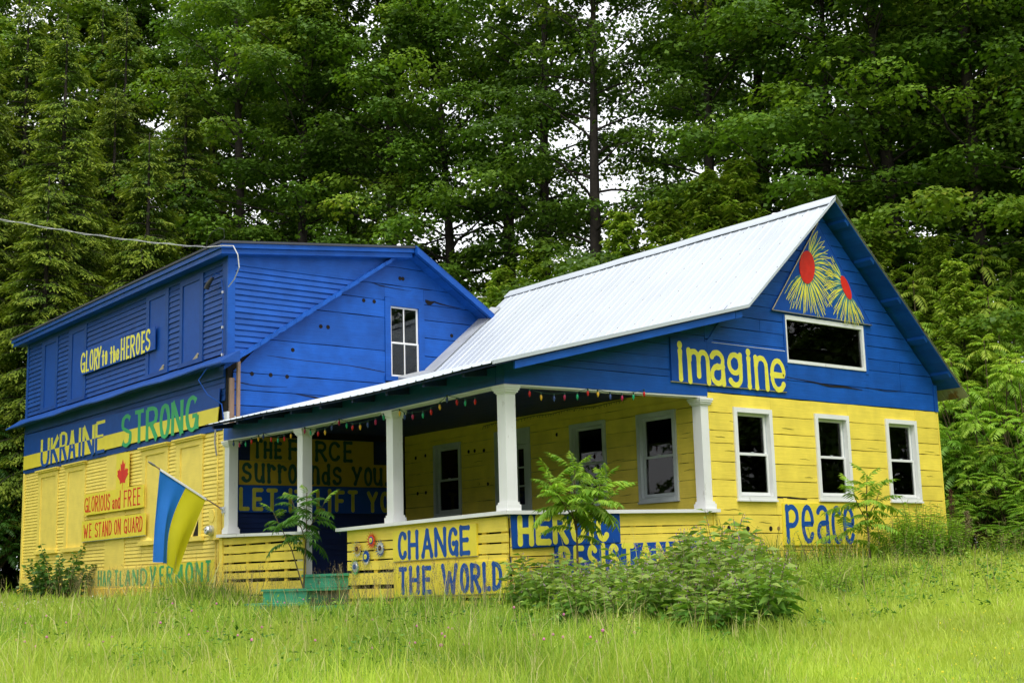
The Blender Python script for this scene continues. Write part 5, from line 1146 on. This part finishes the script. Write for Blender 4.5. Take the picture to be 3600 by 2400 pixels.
# low dense trees across the road behind the viewer; the window panes mirror them
LOW = [maple(31, 7.5, 2.6, .5, 17000, ls=.13, trunk=.08, nb=60)]
for k in range(38):
    a_ = rad(80+k*7.0); d_ = 30+6*(k % 2)
    x, y = -9+math.sin(a_)*d_, -12+math.cos(a_)*d_
    plant('maple_tree', 'dense low maple across the road, mirrored darkly in the window panes', 'tree', 'maples across the road', (x, y, float(gz(x, y))-.4), LOW[0], rv.uniform(0, 6.28), (1.7, 1.7, 1.75))

# ---- compound sumac leaves
def sumac_leaf(seed, L=.42, pairs=9, lw=.022, ll=.10, droop=.9):
    r = np.random.default_rng(seed); n = 14; pts = [np.zeros(3)]; e = .5
    for i in range(n): e -= droop*2/n*.62; pts.append(pts[-1]+np.array([math.cos(e), 0, math.sin(e)])*L/n)
    pts = np.array(pts); P, D, N, LL = [], [], [], []
    for k in range(pairs):
        s = (.16+.82*k/(pairs-1))*n; j = min(int(s), n-1); c = pts[j]*(1-(s-j))+pts[j+1]*(s-j); t = unit(pts[j+1]-pts[j])
        for sg in (1, -1):
            d = unit(t*.45+np.array([0, sg, 0])*1.0+np.array([0, 0, -.55])+r.normal(0, .10, 3)); P.append(c); D.append(d); N.append(unit(np.array([0, -sg*.4, 1.])+r.normal(0, .12, 3)))
            LL.append(ll*(.62+.5*math.sin(math.pi*(.15+.75*k/(pairs-1))))*r.uniform(.9, 1.1))
    P.append(pts[-1]); D.append(unit(pts[-1]-pts[-2])); N.append(np.array([0, 0, 1.])); LL.append(ll*.8)
    return pts, np.array(P), np.array(D), np.array(N), np.array(LL)
def leaf_mesh(seed, **k):
    lw = k.pop('lw', .34); m = k.pop('m', 'sumac'); pts, P, D, N, LL = sumac_leaf(seed, **k)
    V, F = kites(P, D, N, LL, LL*lw, fold=.2, midp=.35)
    mb = MB(); mb.tube([tuple(p) for p in pts[::2]], .0035, 4, r1=.0015, cap=False)
    V2 = np.array(mb.v); F2 = np.array(mb.f)+len(V); vv = np.r_[np.random.default_rng(seed).uniform(.35, .75, len(F)), np.full(len(F2), .95)]
    me = np_mesh('leaf', np.r_[V, V2], np.r_[F, F2], vv); me.materials.append(M[m]); return me
def rot_to(az, el): return Matrix.Rotation(az, 4, 'Z') @ Matrix.Rotation(-el, 4, 'Y')
SL = [leaf_mesh(40+k, L=.52, pairs=10, ll=.17, lw=.27, droop=.80+.14*k) for k in range(3)]+[leaf_mesh(44, L=.38, pairs=8, ll=.13, droop=.7)]
def sapling(label, base, stems, group=None, leafmeshes=SL, seed=1, m=None, name='sumac_sapling', lsc=1.0):
    """stems: list of polylines; leaves whorl round each upper part, every leaf an object"""
    t = thing(name, label, 'sapling', base, group); rr_ = random.Random(seed)
    mb = MB()
    for pts, r0, nl, span in stems: mb.tube(pts, r0, 6, r1=r0*.35)
    mb.build('stem', 'stem', t)
    for pts, r0, nl, span in stems:
        P_ = [Vector(p) for p in pts]; Ls = [0]
        for a, b in zip(P_[:-1], P_[1:]): Ls.append(Ls[-1]+(b-a).length)
        for k in range(nl):
            s = (1-span*(1-(k+.5)/nl))*Ls[-1]; j = max(i for i in range(len(Ls)) if Ls[i] <= s+1e-6); j = min(j, len(P_)-2)
            p = P_[j].lerp(P_[j+1], (s-Ls[j])/(Ls[j+1]-Ls[j])); top_ = (k+.5)/nl
            me = leafmeshes[rr_.randrange(3)] if top_ < .85 else leafmeshes[3]
            o = bpy.data.objects.new('leaf', me); C.objects.link(o); o.parent = t
            sc = rr_.uniform(.75, 1.1)*(1-.25*top_)*lsc
            o.matrix_local = Matrix.Translation(p-Vector(base)) @ rot_to(k*2.4+rr_.uniform(-.3, .3), -.25+top_*1.15+rr_.uniform(-.2, .2)) @ Matrix.Scale(sc, 4)
    return t
sapling('bushy sumac sapling with a round feathery crown before the porch corner', (.40, -.95, -.5), [
    ([(.40,-.95,-.5),(.41,-.95,.3),(.43,-.93,.72)], .022, 3, .2), ([(.43,-.93,.72),(.40,-.95,1.15),(.42,-.95,1.46)], .016, 12, .75), ([(.43,-.93,.70),(.10,-1.0,1.0),(-.12,-1.02,1.26)], .013, 13, .8),
    ([(.43,-.93,.70),(.78,-.88,1.0),(1.08,-.86,1.34)], .013, 13, .8), ([(.42,-.93,.6),(.2,-1.1,.88),(-.1,-1.1,1.08)], .011, 7, .6), ([(.42,-.93,.62),(.75,-1.0,.90),(1.1,-1.02,1.1)], .011, 7, .6), ([(.42,-.95,.6),(.45,-.75,1.05),(.62,-.72,1.34)], .011, 9, .8), ([(.43,-.93,.72),(.62,-1.15,1.0),(.66,-1.2,1.22)], .011, 8, .7)], seed=2, lsc=1.0)
sapling('slim sumac sapling before the peace board and gable windows', (6.75, -.9, -.1), [
    ([(6.75,-.9,-.1),(6.74,-.9,.5),(6.74,-.9,1.0),(6.82,-.9,1.5)], .02, 15, .62), ([(6.74,-.9,.72),(6.45,-.95,1.0),(6.3,-.98,1.28)], .010, 7, .7), ([(6.74,-.9,.8),(7.0,-.9,1.05),(7.15,-.88,1.25)], .010, 6, .7), ([(6.6,-.9,-.1),(6.35,-.88,.3),(6.15,-.86,.7)], .009, 5, .4)], seed=5, lsc=1.05)
sapling('leaning sumac sapling growing beside the green steps in front of a post', (-.5, 4.92, -.4), [
    ([(-.5,4.92,-.4),(-.5,4.86,.2),(-.5,4.80,.8),(-.5,4.78,1.45)], .018, 12, .45), ([(-.5,4.9,-.1),(-.5,5.3,.55),(-.5,5.7,.95),(-.5,5.95,1.2)], .012, 10, .55), ([(-.5,4.8,.8),(-.5,4.45,1.05),(-.5,4.2,1.25)], .010, 6, .7), ([(-.5,4.85,.7),(-.5,5.1,1.1),(-.5,5.3,1.38)], .010, 7, .7)], seed=8, lsc=1.05,
    leafmeshes=[leaf_mesh(50+k, L=.52, pairs=10, ll=.17, lw=.27, droop=1.1, m='darksumac') for k in range(3)]+[leaf_mesh(54, L=.36, pairs=8, ll=.13, droop=.8)])
# sumac thicket meshes (foliage joined: far too many leaves to pick apart)
def sumac_bush(seed, H=5., R=2.2, nros=46, m='sumac', lsz=1.0):
    r = np.random.default_rng(seed); lines = []; VV = []; FF_ = []; vv = []; nb = 0
    protos = [sumac_leaf(60+k, L=.56, pairs=9, ll=.165, droop=1.0) for k in range(3)]
    for k in range(nros):
        a = k*2.4+r.uniform(-.3, .3); f = math.sqrt((k+.5)/nros); rad_ = R*f; z = H*(1-.55*f**2.2)*r.uniform(.72, 1.03)
        if k % 3 == 2: z *= .62
        tip = np.array([rad_*math.cos(a), rad_*math.sin(a), z]); b0 = np.array([.25*math.cos(a), .25*math.sin(a), 0])
        mid = b0*.4+tip*.6; mid[2] = z*.55; lines.append(([b0, mid*[.7, .7, .8], mid*[1, 1, 1.15], tip], .03, .012))
        nl = 11
        for q in range(nl):
            pts, P, D, N, LL = protos[r.integers(3)]; az = q*2.4+a; el = -.35+1.0*(q/nl)+r.uniform(-.15, .15); s = r.uniform(.8, 1.15)*lsz*(1-.3*q/nl)
            Mx = np.array(rot_to(az, el).to_3x3()); o = tip+[0, 0, -.25*(1-q/nl)]
            V, F = kites((P*s)@Mx.T+o, D@Mx.T, N@Mx.T, LL*s, LL*s*.26, fold=.2, midp=.35)
            VV.append(V); FF_.append(F+nb); nb += len(V); vv.append(np.clip(np.full(len(F), .18+.55*z/H+r.uniform(-.15, .2))+r.uniform(-.08, .08, len(F)), 0, 1))
    me = np_mesh('foliage', np.concatenate(VV), np.concatenate(FF_), np.concatenate(vv)); me.materials.append(M[m])
    return me, raw_mesh(polyline_tubes(lines), 'stems', 'stem')
SB = [sumac_bush(71), sumac_bush(72, R=1.9)]; SBd = [sumac_bush(73, m='darksumac')]
sums = [(16.3,4.8,7.2,0),(17.9,5.6,8.2,1),(18.0,3.9,8.0,0),(16.6,2.5,6.4,1),(17.9,1.9,6.6,0),(14.9,3.4,4.9,0),(14.6,1.7,5.0,1),(14.4,.4,4.5,0),(15.6,.2,4.9,1),(13.8,2.4,3.3,1),(13.4,.6,2.6,0),(13.3,-.6,2.2,1),(12.6,-1.3,1.5,0),(12.9,1.2,1.5,1),(16.0,-1.5,4.2,0)]
r_sums = across(sums)
for k, (x, y, zt_, i) in enumerate(sums):
    g0 = float(gz(x, y)); s = (zt_-g0)/5.0; w = max(.62, s**.6)
    plant('sumac_bush', 'bright green sumac right of the gable wall, %s in the thicket' % ORD[r_sums[k]], 'bush', 'sumacs in the thicket right of the house', (x, y, g0), SB[i], rv.uniform(0, 6.28), (w, w, s), ('foliage', 'stems'))
for n_, (x, y, zt_) in enumerate([(.2,25.0,6.1),(-1.2,26.6,6.4),(-.9,24.2,4.3)]):
    g0 = float(gz(x, y)); s = (zt_-g0)/5.0
    plant('sumac_bush', ['shaded sumac tight behind the far left corner of the house', 'tallest shaded sumac at the left picture edge', 'lowest shaded sumac at the left picture edge'][n_], 'bush', 'sumacs behind the far left corner', (x, y, g0), SBd[0], rv.uniform(0, 6.28), (1, 1, s), ('foliage', 'stems'))
# lime-green young ash trees rising behind the wing roof
def lime_tree(seed, H=9.6):
    r = np.random.default_rng(seed); lines = [([np.array([0, 0, -.3]), np.array([.1, 0, H*.5]), np.array([0, .1, H])], .07, .012)]; P, D, N, LL, vv = [], [], [], [], []
    for k in range(60):
        f = (k/60); z = H-4.6*(1-f); az = k*2.4; L = (.25+1.0*(1-f))*r.uniform(.6, 1.1); h = np.array([math.cos(az), math.sin(az), 0]); b = np.array([0, 0, z]); tip = b+h*L+[0, 0, L*.55]
        lines.append(([b, (b+tip)/2+[0, 0, .05], tip], .015, .005))
        for q in range(16):
            s = r.uniform(.35, 1.05); c = b*(1-s)+tip*s
            for e in range(5):
                a2 = r.uniform(0, 6.28); d = unit(np.array([math.cos(a2), math.sin(a2), -.35])+h*.3); P.append(c+d*.05+r.normal(0, .05, 3)); D.append(d); N.append(unit(np.array([0, 0, 1.])+r.normal(0, .3, 3))); LL.append(r.uniform(.15, .25)); vv.append(r.uniform(.45, 1.0))
    V, F = kites(np.array(P), np.array(D), np.array(N), np.array(LL), np.array(LL)*.42, fold=.15); me = np_mesh('crown', V, F, np.array(vv)); me.materials.append(M['lime']); return me, raw_mesh(polyline_tubes(lines), 'trunk', 'bark')
LT = [lime_tree(81), lime_tree(82)]
for k, (x, y, zt_) in enumerate([(13.4,11.8,9.9),(14.0,10.8,10.1),(14.5,9.6,10.6),(15.1,9.0,10.9),(12.6,14.8,9.3),(12.0,15.6,8.8),(15.3,10.6,10.6),(16.2,5.6,8.3),(17.0,4.3,8.0),(15.8,3.0,7.0)]):
    g0 = float(gz(x, y)); s = (zt_-g0)/9.6; plant('young_ash_tree', ('lime green young tree topping the metal roof, '+ORD[[2, 3, 5, 6, 1, 0, 4][k]]) if k < 7 else 'lime green young tree rising from the sumac thicket, '+ORD[k-7], 'tree', 'young trees showing above the metal roof', (x, y, g0), LT[k % 2], rv.uniform(0, 6.28), (s, s, s))
for n_, (x, y, s) in enumerate([(10.2,10.6,1.0),(12.2,18.2,1.05),(11.3,12.3,.95)]):
    plant('young_maple_tree', 'low bushy green tree close behind the roofs, '+['rightmost', 'leftmost', 'middle one'][n_]+' of three', 'tree', 'low trees close behind the roofs', (x, y, float(gz(x, y))), LOW[0], rv.uniform(0, 6.28), (s, s, s))

# ---- broad-leaved clumps
def leafy(seed, n_st, H, R, nl, ll, lw, m, lean=.35, vlo=.2, vhi=.9, droop=.35, flowers=None, stemr=.006, nn=.4):
    r = np.random.default_rng(seed); lines, P, D, N, LL, vv, FL = [], [], [], [], [], [], []
    for k in range(n_st):
        a = k*2.4+r.uniform(-.4, .4); q = math.sqrt((k+.5)/n_st)*R; h = np.array([math.cos(a), math.sin(a), 0]); b = h*q*.55; Hh = H*r.uniform(.72, 1.08)*(1-.28*(q/R)**2)
        tip = h*(q+lean*Hh*.5)+[0, 0, Hh]; mid = b*.5+tip*.5+[0, 0, Hh*.08]; lines.append(([b, mid, tip], stemr, stemr*.4))
        n = int(nl*r.uniform(.8, 1.2))
        for j in range(n):
            s = .12+.88*(j+r.uniform(0, 1))/n; c = b*(1-s)**2+2*s*(1-s)*mid+tip*s*s; a2 = j*2.4+a; hd = np.array([math.cos(a2), math.sin(a2), 0])
            P.append(c); D.append(unit(hd+h*.25+[0, 0, .55*s-droop+r.uniform(-.2, .2)])); N.append(unit(np.array([0, 0, 1.])+hd*.3+r.normal(0, nn, 3))); LL.append(ll*(1.15-.65*s)*r.uniform(.75, 1.2)); vv.append(vlo+(vhi-vlo)*s*r.uniform(.6, 1.1))
        if flowers and k % flowers == 0:
            for _ in range(7): FL.append(tip+r.normal(0, .045, 3)+[0, 0, -.03])
    P, D, N, LL = map(np.array, (P, D, N, LL)); V, F = kites(P, D, N, LL, LL*lw, fold=.18)
    me = np_mesh('foliage', V, F, np.clip(vv, 0, 1)); me.materials.append(M[m]); fm = None
    if FL:
        FL = np.array(FL); n = len(FL); D = unit(r.normal(0, .3, (n, 3))+[0, 0, -1]); V, F = kites(FL, D, unit(r.normal(0, 1, (n, 3))), np.full(n, .026), np.full(n, .016)); fm = np_mesh('flowers', V, F); fm.materials.append(M['purple'])
    return me, raw_mesh(polyline_tubes(lines, 4), 'stems', 'stem'), fm
CM = [leafy(90+k, 22, 1.0, .55, 17, .36, .32, 'bush', flowers=1, vlo=.05, vhi=1.05, lean=.45, nn=.55) for k in range(3)]
coms = [(-.1,-.75,.74),(-.45,-1.2,.80),(.5,-1.0,.66),(1.2,-1.1,.60),(1.9,-1.3,.62),(-.8,-1.9,.72),(-.1,-2.0,.80),(.6,-2.1,.74),(1.3,-2.1,.80),(1.9,-1.95,1.05),(2.4,-1.7,1.02),(-1.1,-2.8,.66),(-.4,-2.9,.82),(.3,-3.0,.84),(1.0,-2.9,.92),(1.5,-2.7,1.0),(-1.2,-3.7,.72),(-.5,-3.9,.84),(.2,-3.9,.9),(.8,-3.6,.92),(-1.0,-4.7,.74),(-.3,-4.8,.76)]
r_coms = across(coms)
for k, (x, y, s) in enumerate(coms):
    plant('comfrey_plant', 'comfrey with purple bells before the porch corner, %s in the clump' % ORD[r_coms[k]], 'plant', 'comfrey plants in the clump before the porch corner', (x, y, float(gz(x, y))-.02), CM[k % 3], rv.uniform(0, 6.28), (s*.9, s*.9, s*rv.uniform(.82, 1.22)), ('foliage', 'stems', 'flowers'))
GM = leafy(95, 34, 1.0, .45, 44, .15, .22, 'sumac', lean=.2, vlo=.2, vhi=.75)
for n_, (x, y, s) in enumerate([(7.45,-.85,.9),(7.95,-.95,1.08),(8.5,-.8,1.05),(8.95,-.9,.8)]):
    plant('goldenrod_clump', 'upright narrow leaved green clump at the gable wall foot, '+['leftmost', 'second from the left', 'third from the left', 'rightmost'][n_]+' of four', 'plant', 'narrow leaved clumps by the gable wall', (x, y, float(gz(x, y))), GM, rv.uniform(0, 6.28), (s, s, s), ('foliage', 'stems'))
YM = leafy(96, 16, 1.0, .4, 16, .10, .55, 'lime', lean=.3)
for x, y, s, lb in [(3.45, -1.0, 1.0, 'yellow green leafy shrub where the porch skirt meets the gable wall'), (5.1, -1.2, .8, 'pale leafy shrub below the first gable window'), (5.9, -1.0, .7, 'small pale shrub in front of the peace board')]:
    plant('young_shrub', lb, 'shrub', None, (x, y, float(gz(x, y))), YM, rv.uniform(0, 6.28), (s, s, s*1.05), ('foliage', 'stems'))
BM = leafy(97, 16, 1.35, .55, 34, .20, .75, 'darksumac', lean=.4, droop=.35, stemr=.009, nn=1.1)
plant('knotweed_bush', 'dark leafy bush growing against the yellow facade over the low lettering', 'bush', None, (-.75, 15.5, -.32), BM, 1.1, (.95, 1.05, .92), ('foliage', 'stems'))
plant('knotweed_bush', 'small low leafy bush beside the larger one at the facade foot', 'bush', None, (-.95, 16.6, -.34), BM, 2.7, (.6, .7, .4), ('foliage', 'stems'))
def dock(label, x, y, H, m='rustseed'):
    g0 = float(gz(x, y)); t = thing('dock_plant', label, 'plant', (x, y, g0)); mb = MB(); mb.tube([(x, y, g0), (x+.02, y, g0+H)], .008, 5); mb.build('stem', 'stem', t)
    r = np.random.default_rng(int(x*10)); n = 500; s = r.uniform(.45, 1, n); w = .07*(1.1-s)+.012
    P = np.stack([.02*s+r.normal(0, 1, n)*w, r.normal(0, 1, n)*w, s*H], 1); V, F = kites(P, unit(r.normal(0, 1, (n, 3))), unit(r.normal(0, 1, (n, 3))), np.full(n, .028), np.full(n, .02)); me = np_mesh('seed_head', V, F); me.materials.append(M[m]); o = bpy.data.objects.new('seed_head', me); C.objects.link(o); o.parent = t; o['kind'] = 'stuff'
dock('tall rusty brown dock seed stalk just right of the gable corner', 11.9, 1.0, 1.35); dock('shorter brown dock seed stalk farther right among the sumac', 12.7, 1.0, .95)
dock('greenish seed stalk standing at the foot of the gable corner', 11.2, .2, .9, 'seed'); dock('tall tan weed stalk at the right edge of the lawn', 12.6, -2.6, 1.3, 'seed')
FM = leafy(98, 24, .7, .5, 24, .16, .3, 'sumac', lean=.5)
for n_, (x, y, s) in enumerate([(11.0,-.6,.8),(11.8,-1.2,.9),(12.4,-2.4,.95),(11.2,-1.8,.7),(13.4,-3.2,1.1),(14.4,-2.6,1.3)]):
    plant('weed_clump', 'green weed clump in rough grass right of the gable corner, '+ORD[[0, 1, 3, 2, 4, 5][n_]], 'plant', 'weed clumps right of the gable corner', (x, y, float(gz(x, y))), FM, rv.uniform(0, 6.28), (s, s, s), ('foliage', 'stems'))

wl = [(2.9,-2.3,.72),(3.3,-1.5,.66),(3.9,-2.2,.6),(4.4,-1.4,.62),(5.0,-2.0,.55),(5.6,-1.3,.5),(6.2,-1.9,.52),(3.6,-3.1,.6),(2.7,-3.3,.62),(7.0,-1.7,.5),(4.6,-2.9,.5)]
rw_ = across(wl)
for k, (x, y, s) in enumerate(wl):
    plant('weed_clump', 'loose weeds between the comfrey and the gable wall windows, %s' % ORD[rw_[k]], 'plant', 'weeds between the comfrey and the gable wall', (x, y, float(gz(x, y))), FM if k % 3 else YM, rv.uniform(0, 6.28), (s, s, s), ('foliage', 'stems'))

# ---- grass: real blades, denser where the lawn is seen large
def grass_field(seed, n, dmin, dmax, h0, h1, w0):
    r = np.random.default_rng(seed)
    ang = np.where(r.uniform(0, 1, n) < .80, r.uniform(rad(13), rad(64), n), r.uniform(rad(-8), rad(86), n)); d = np.sqrt(r.uniform(dmin**2, dmax**2, n))
    x = -11.57+np.sin(ang)*d; y = -14.91+np.cos(ang)*d
    inside = ((x > -.13) & (x < 10.2) & (y > -.14) & (y < 8.9)) | ((x > -.1) & (x < 8.5) & (y > 8.7) & (y < 20.6)) | ((x > -1.1) & (x < 0) & (y > 3.05) & (y < 5.8))
    k = ~inside & (x < 30); x, y, d = x[k], y[k], d[k]; n = len(x)
    z = gz(x, y)
    # height: tall by the house and clump, short in the mown corner at the right front
    dh = np.minimum(np.maximum(0, -x), 6)/6; nearw = np.exp(-np.maximum(0, -x)/1.1)*(y > -1)*(y < 11); farw = 1-.72/(1+np.exp(-(y-9.5)*2))*np.exp(-np.maximum(0, -x)/2.2)
    mow = 1/(1+np.exp(-((x+2.0)*.62-(y+6.4)*1.0)*1.6))       # 1 inside the short patch
    pat = .5+.5*np.sin(x*1.7+np.sin(y*1.3)*2)*np.sin(y*1.1+1.3*np.sin(x*.8)); cell = np.sin(np.floor(x*3.1+.8*np.sin(y*2))*12.9898+np.floor(y*3.1+.8*np.sin(x*2))*78.233)*43758.5453; cell = cell-np.floor(cell)
    H = (h0+(h1-h0)*r.uniform(0, 1, n)**1.6)*(.45+.40*pat+.45*cell+.45*nearw)*(1-.60*mow)*(1+.22/(1+np.exp(-(x-3.4)*2))*(y > -4.5)*(y < 1))*farw*(1-.62*np.exp(-np.maximum(0, -x-.1)/.55)*(y > -.4)*(y < 8.9))*(1-.7*np.exp(-((x+1.9)/1.5)**2-((y-4.4)/1.5)**2))*(1+1.1*np.exp(-((x+.9)/.7)**2-((y-7.9)/1.2)**2))
    tall = r.uniform(0, 1, n) < .05*(1-mow); H = np.where(tall, H*1.55, H)
    a = r.uniform(0, 2*np.pi, n); lean = r.uniform(.05, .55, n)*H
    dx, dy = np.cos(a)*lean, np.sin(a)*lean; wa = r.uniform(0, np.pi, n); w = w0*r.uniform(.7, 1.4, n)*(d/16)**.7; wx, wy = np.cos(wa)*w/2, np.sin(wa)*w/2
    V = np.empty((n, 5, 3)); B = np.stack([x, y, z-.02], 1)
    V[:, 0] = B+np.stack([wx, wy, 0*x], 1); V[:, 1] = B-np.stack([wx, wy, 0*x], 1)
    Mi = B+np.stack([dx*.35, dy*.35, H*.6], 1); V[:, 2] = Mi-np.stack([wx, wy, 0*x], 1)*.8; V[:, 3] = Mi+np.stack([wx, wy, 0*x], 1)*.8; V[:, 4] = B+np.stack([dx, dy, H*(1-.25*lean/np.maximum(H, .01))], 1)
    b = np.arange(n)[:, None]*5; F = np.concatenate([b+[0, 1, 2], b+[0, 2, 3], b+[3, 2, 4]])
    cl = .22+.22*pat+.16*cell+.16*r.normal(0, 1, n)*.8+.30*mow-.20*nearw+.12*np.clip(-x/6, 0, 1)
    cl = cl+.14*np.sin(x*.9+2*np.sin(y*.6))*np.sin(y*.8+1)+.12*mow; cl = np.minimum(cl, .74); cl = np.where(tall & (r.uniform(0, 1, n) < .5), .93, cl); cl = np.where(r.uniform(0, 1, n) < .03, .97, cl)
    cl = np.clip(cl, 0, 1); return V.reshape(-1, 3), F, np.concatenate([cl]*3)
gl_ = [grass_field(101, 225000, 7.5, 17.5, .10, .42, .0095), grass_field(102, 235000, 17.5, 31, .14, .50, .012), grass_field(103, 60000, 31, 46, .2, .6, .02)]
off = 0; Vs, Fs, vs_ = [], [], []
for V, F, v in gl_: Vs.append(V); Fs.append(F+off); off += len(V); vs_.append(v)
me = np_mesh('grass', np.concatenate(Vs), np.concatenate(Fs), np.concatenate(vs_), nv=3); me.materials.append(M['grass']); o = link('grass', me); o['kind'] = 'stuff'
# broad-leaved weeds low in the grass, far too many to count
r = np.random.default_rng(120); WP_ = []
for n, a in ((420, (-6.5, -.6, -5, 11)), (150, (-3, 6, -6, -1)), (160, (5, 15, -5, -.6))):
    WP_.append(np.stack([r.uniform(a[0], a[1], n), r.uniform(a[2], a[3], n)], 1))
wp = np.concatenate(WP_); wp = wp[~((wp[:, 0] > -1.2) & (wp[:, 0] < 0) & (wp[:, 1] > 3.9) & (wp[:, 1] < 5.8)) & ~((wp[:, 0] > -.2) & (wp[:, 1] > -.4))]; k_ = 16; n = len(wp)
c_ = np.repeat(wp, k_, 0)+r.normal(0, .09, (n*k_, 2)); hh_ = np.repeat(r.uniform(.08, .34, n), k_)*r.uniform(.3, 1.1, n*k_)
P = np.stack([c_[:, 0], c_[:, 1], gz(c_[:, 0], c_[:, 1])+hh_], 1); D = unit(r.normal(0, 1, (n*k_, 3))*[1, 1, .4]); LL = r.uniform(.045, .085, n*k_)
V, F = kites(P, D, unit(r.normal(0, .3, (n*k_, 3))+[0, 0, 1]), LL, LL*.5); me = np_mesh('broadleaf_weeds', V, F, np.repeat(r.uniform(0, .9, n), k_)); me.materials.append(M['bush']); o = link('broadleaf_weeds', me); o['kind'] = 'stuff'
# seed heads on tall stems
r = np.random.default_rng(110); mbv, mbf = [], []
def scatter(n, x0, x1, y0, y1): return r.uniform(x0, x1, n), r.uniform(y0, y1, n)
xs_ = []; 
for n, a in ((420, (-1.2, -.25, 5.7, 15.5)), (230, (-1.0, -.25, -.3, 4.0)), (220, (-4, 5, -6, 2)), (120, (-5, 0, 2, 12)), (160, (4, 14, -5, -.4))): xs_.append(np.stack(scatter(n, *a), 1))
xy = np.concatenate(xs_); xy = xy[~((xy[:, 0] > -.2) & (xy[:, 1] > -.2))]; n = len(xy); z = gz(xy[:, 0], xy[:, 1]); H = r.uniform(.45, .85, n); a = r.uniform(0, 6.28, n); le = r.uniform(.05, .3, n)
tip = np.stack([xy[:, 0]+np.cos(a)*le, xy[:, 1]+np.sin(a)*le, z+H], 1); base = np.stack([xy[:, 0], xy[:, 1], z], 1)
dirv = unit(tip-base); V1, F1 = kites(base, dirv, unit(r.normal(0, 1, (n, 3))), np.linalg.norm(tip-base, axis=1), np.full(n, .006), fold=0, midp=.5)
P = np.repeat(tip, 10, 0)-np.repeat(dirv, 10, 0)*np.tile(np.linspace(0, .14, 10), n)[:, None]; D = unit(r.normal(0, .6, (n*10, 3))+np.repeat(dirv, 10, 0)); V2, F2 = kites(P, D, unit(r.normal(0, 1, (n*10, 3))), np.full(n*10, .03), np.full(n*10, .007))
me = np_mesh('grass_seed_stalks', np.r_[V1, V2], np.r_[F1, F2+len(V1)]); me.materials.append(M['seed']); o = link('grass_seed_stalks', me); o['kind'] = 'stuff'
def heads(name, pts, m, rr):
    mb = MB()
    for x, y, h in pts:
        z = float(gz(x, y))+h; R_ = rr*random.uniform(.8, 1.2)
        mb.tube([(x, y, z-R_), (x, y, z-R_*.5), (x, y, z+R_*.4), (x, y, z+R_)], [R_*.4, R_, R_*.9, R_*.2], 6)
    o = mb.build(name, m, None, fix=False); o['kind'] = 'stuff'
rp = random.Random(12)
pk = [(rp.uniform(-6.5, -1.2), rp.uniform(-3, 10), rp.uniform(.16, .34)) for _ in range(80)]
pk += [(rp.gauss(-3.6, .5), rp.gauss(-3.7, .35), rp.uniform(.15, .3)) for _ in range(14)]+[(rp.gauss(-2.9, .3), rp.gauss(-5.0, .25), rp.uniform(.15, .3)) for _ in range(9)]
heads('pink_clover', pk, 'pink', .015)
heads('white_clover', [(rp.gauss(-2.6, .8), rp.gauss(11.6, 1.5), rp.uniform(.12, .22)) for _ in range(170)], 'whitefl', .013)
heads('small_yellow_flowers', [(rp.uniform(-3.2, 3.5), rp.uniform(-9, -5.8), rp.uniform(.03, .07)) for _ in range(260)], 'buttercup', .007)
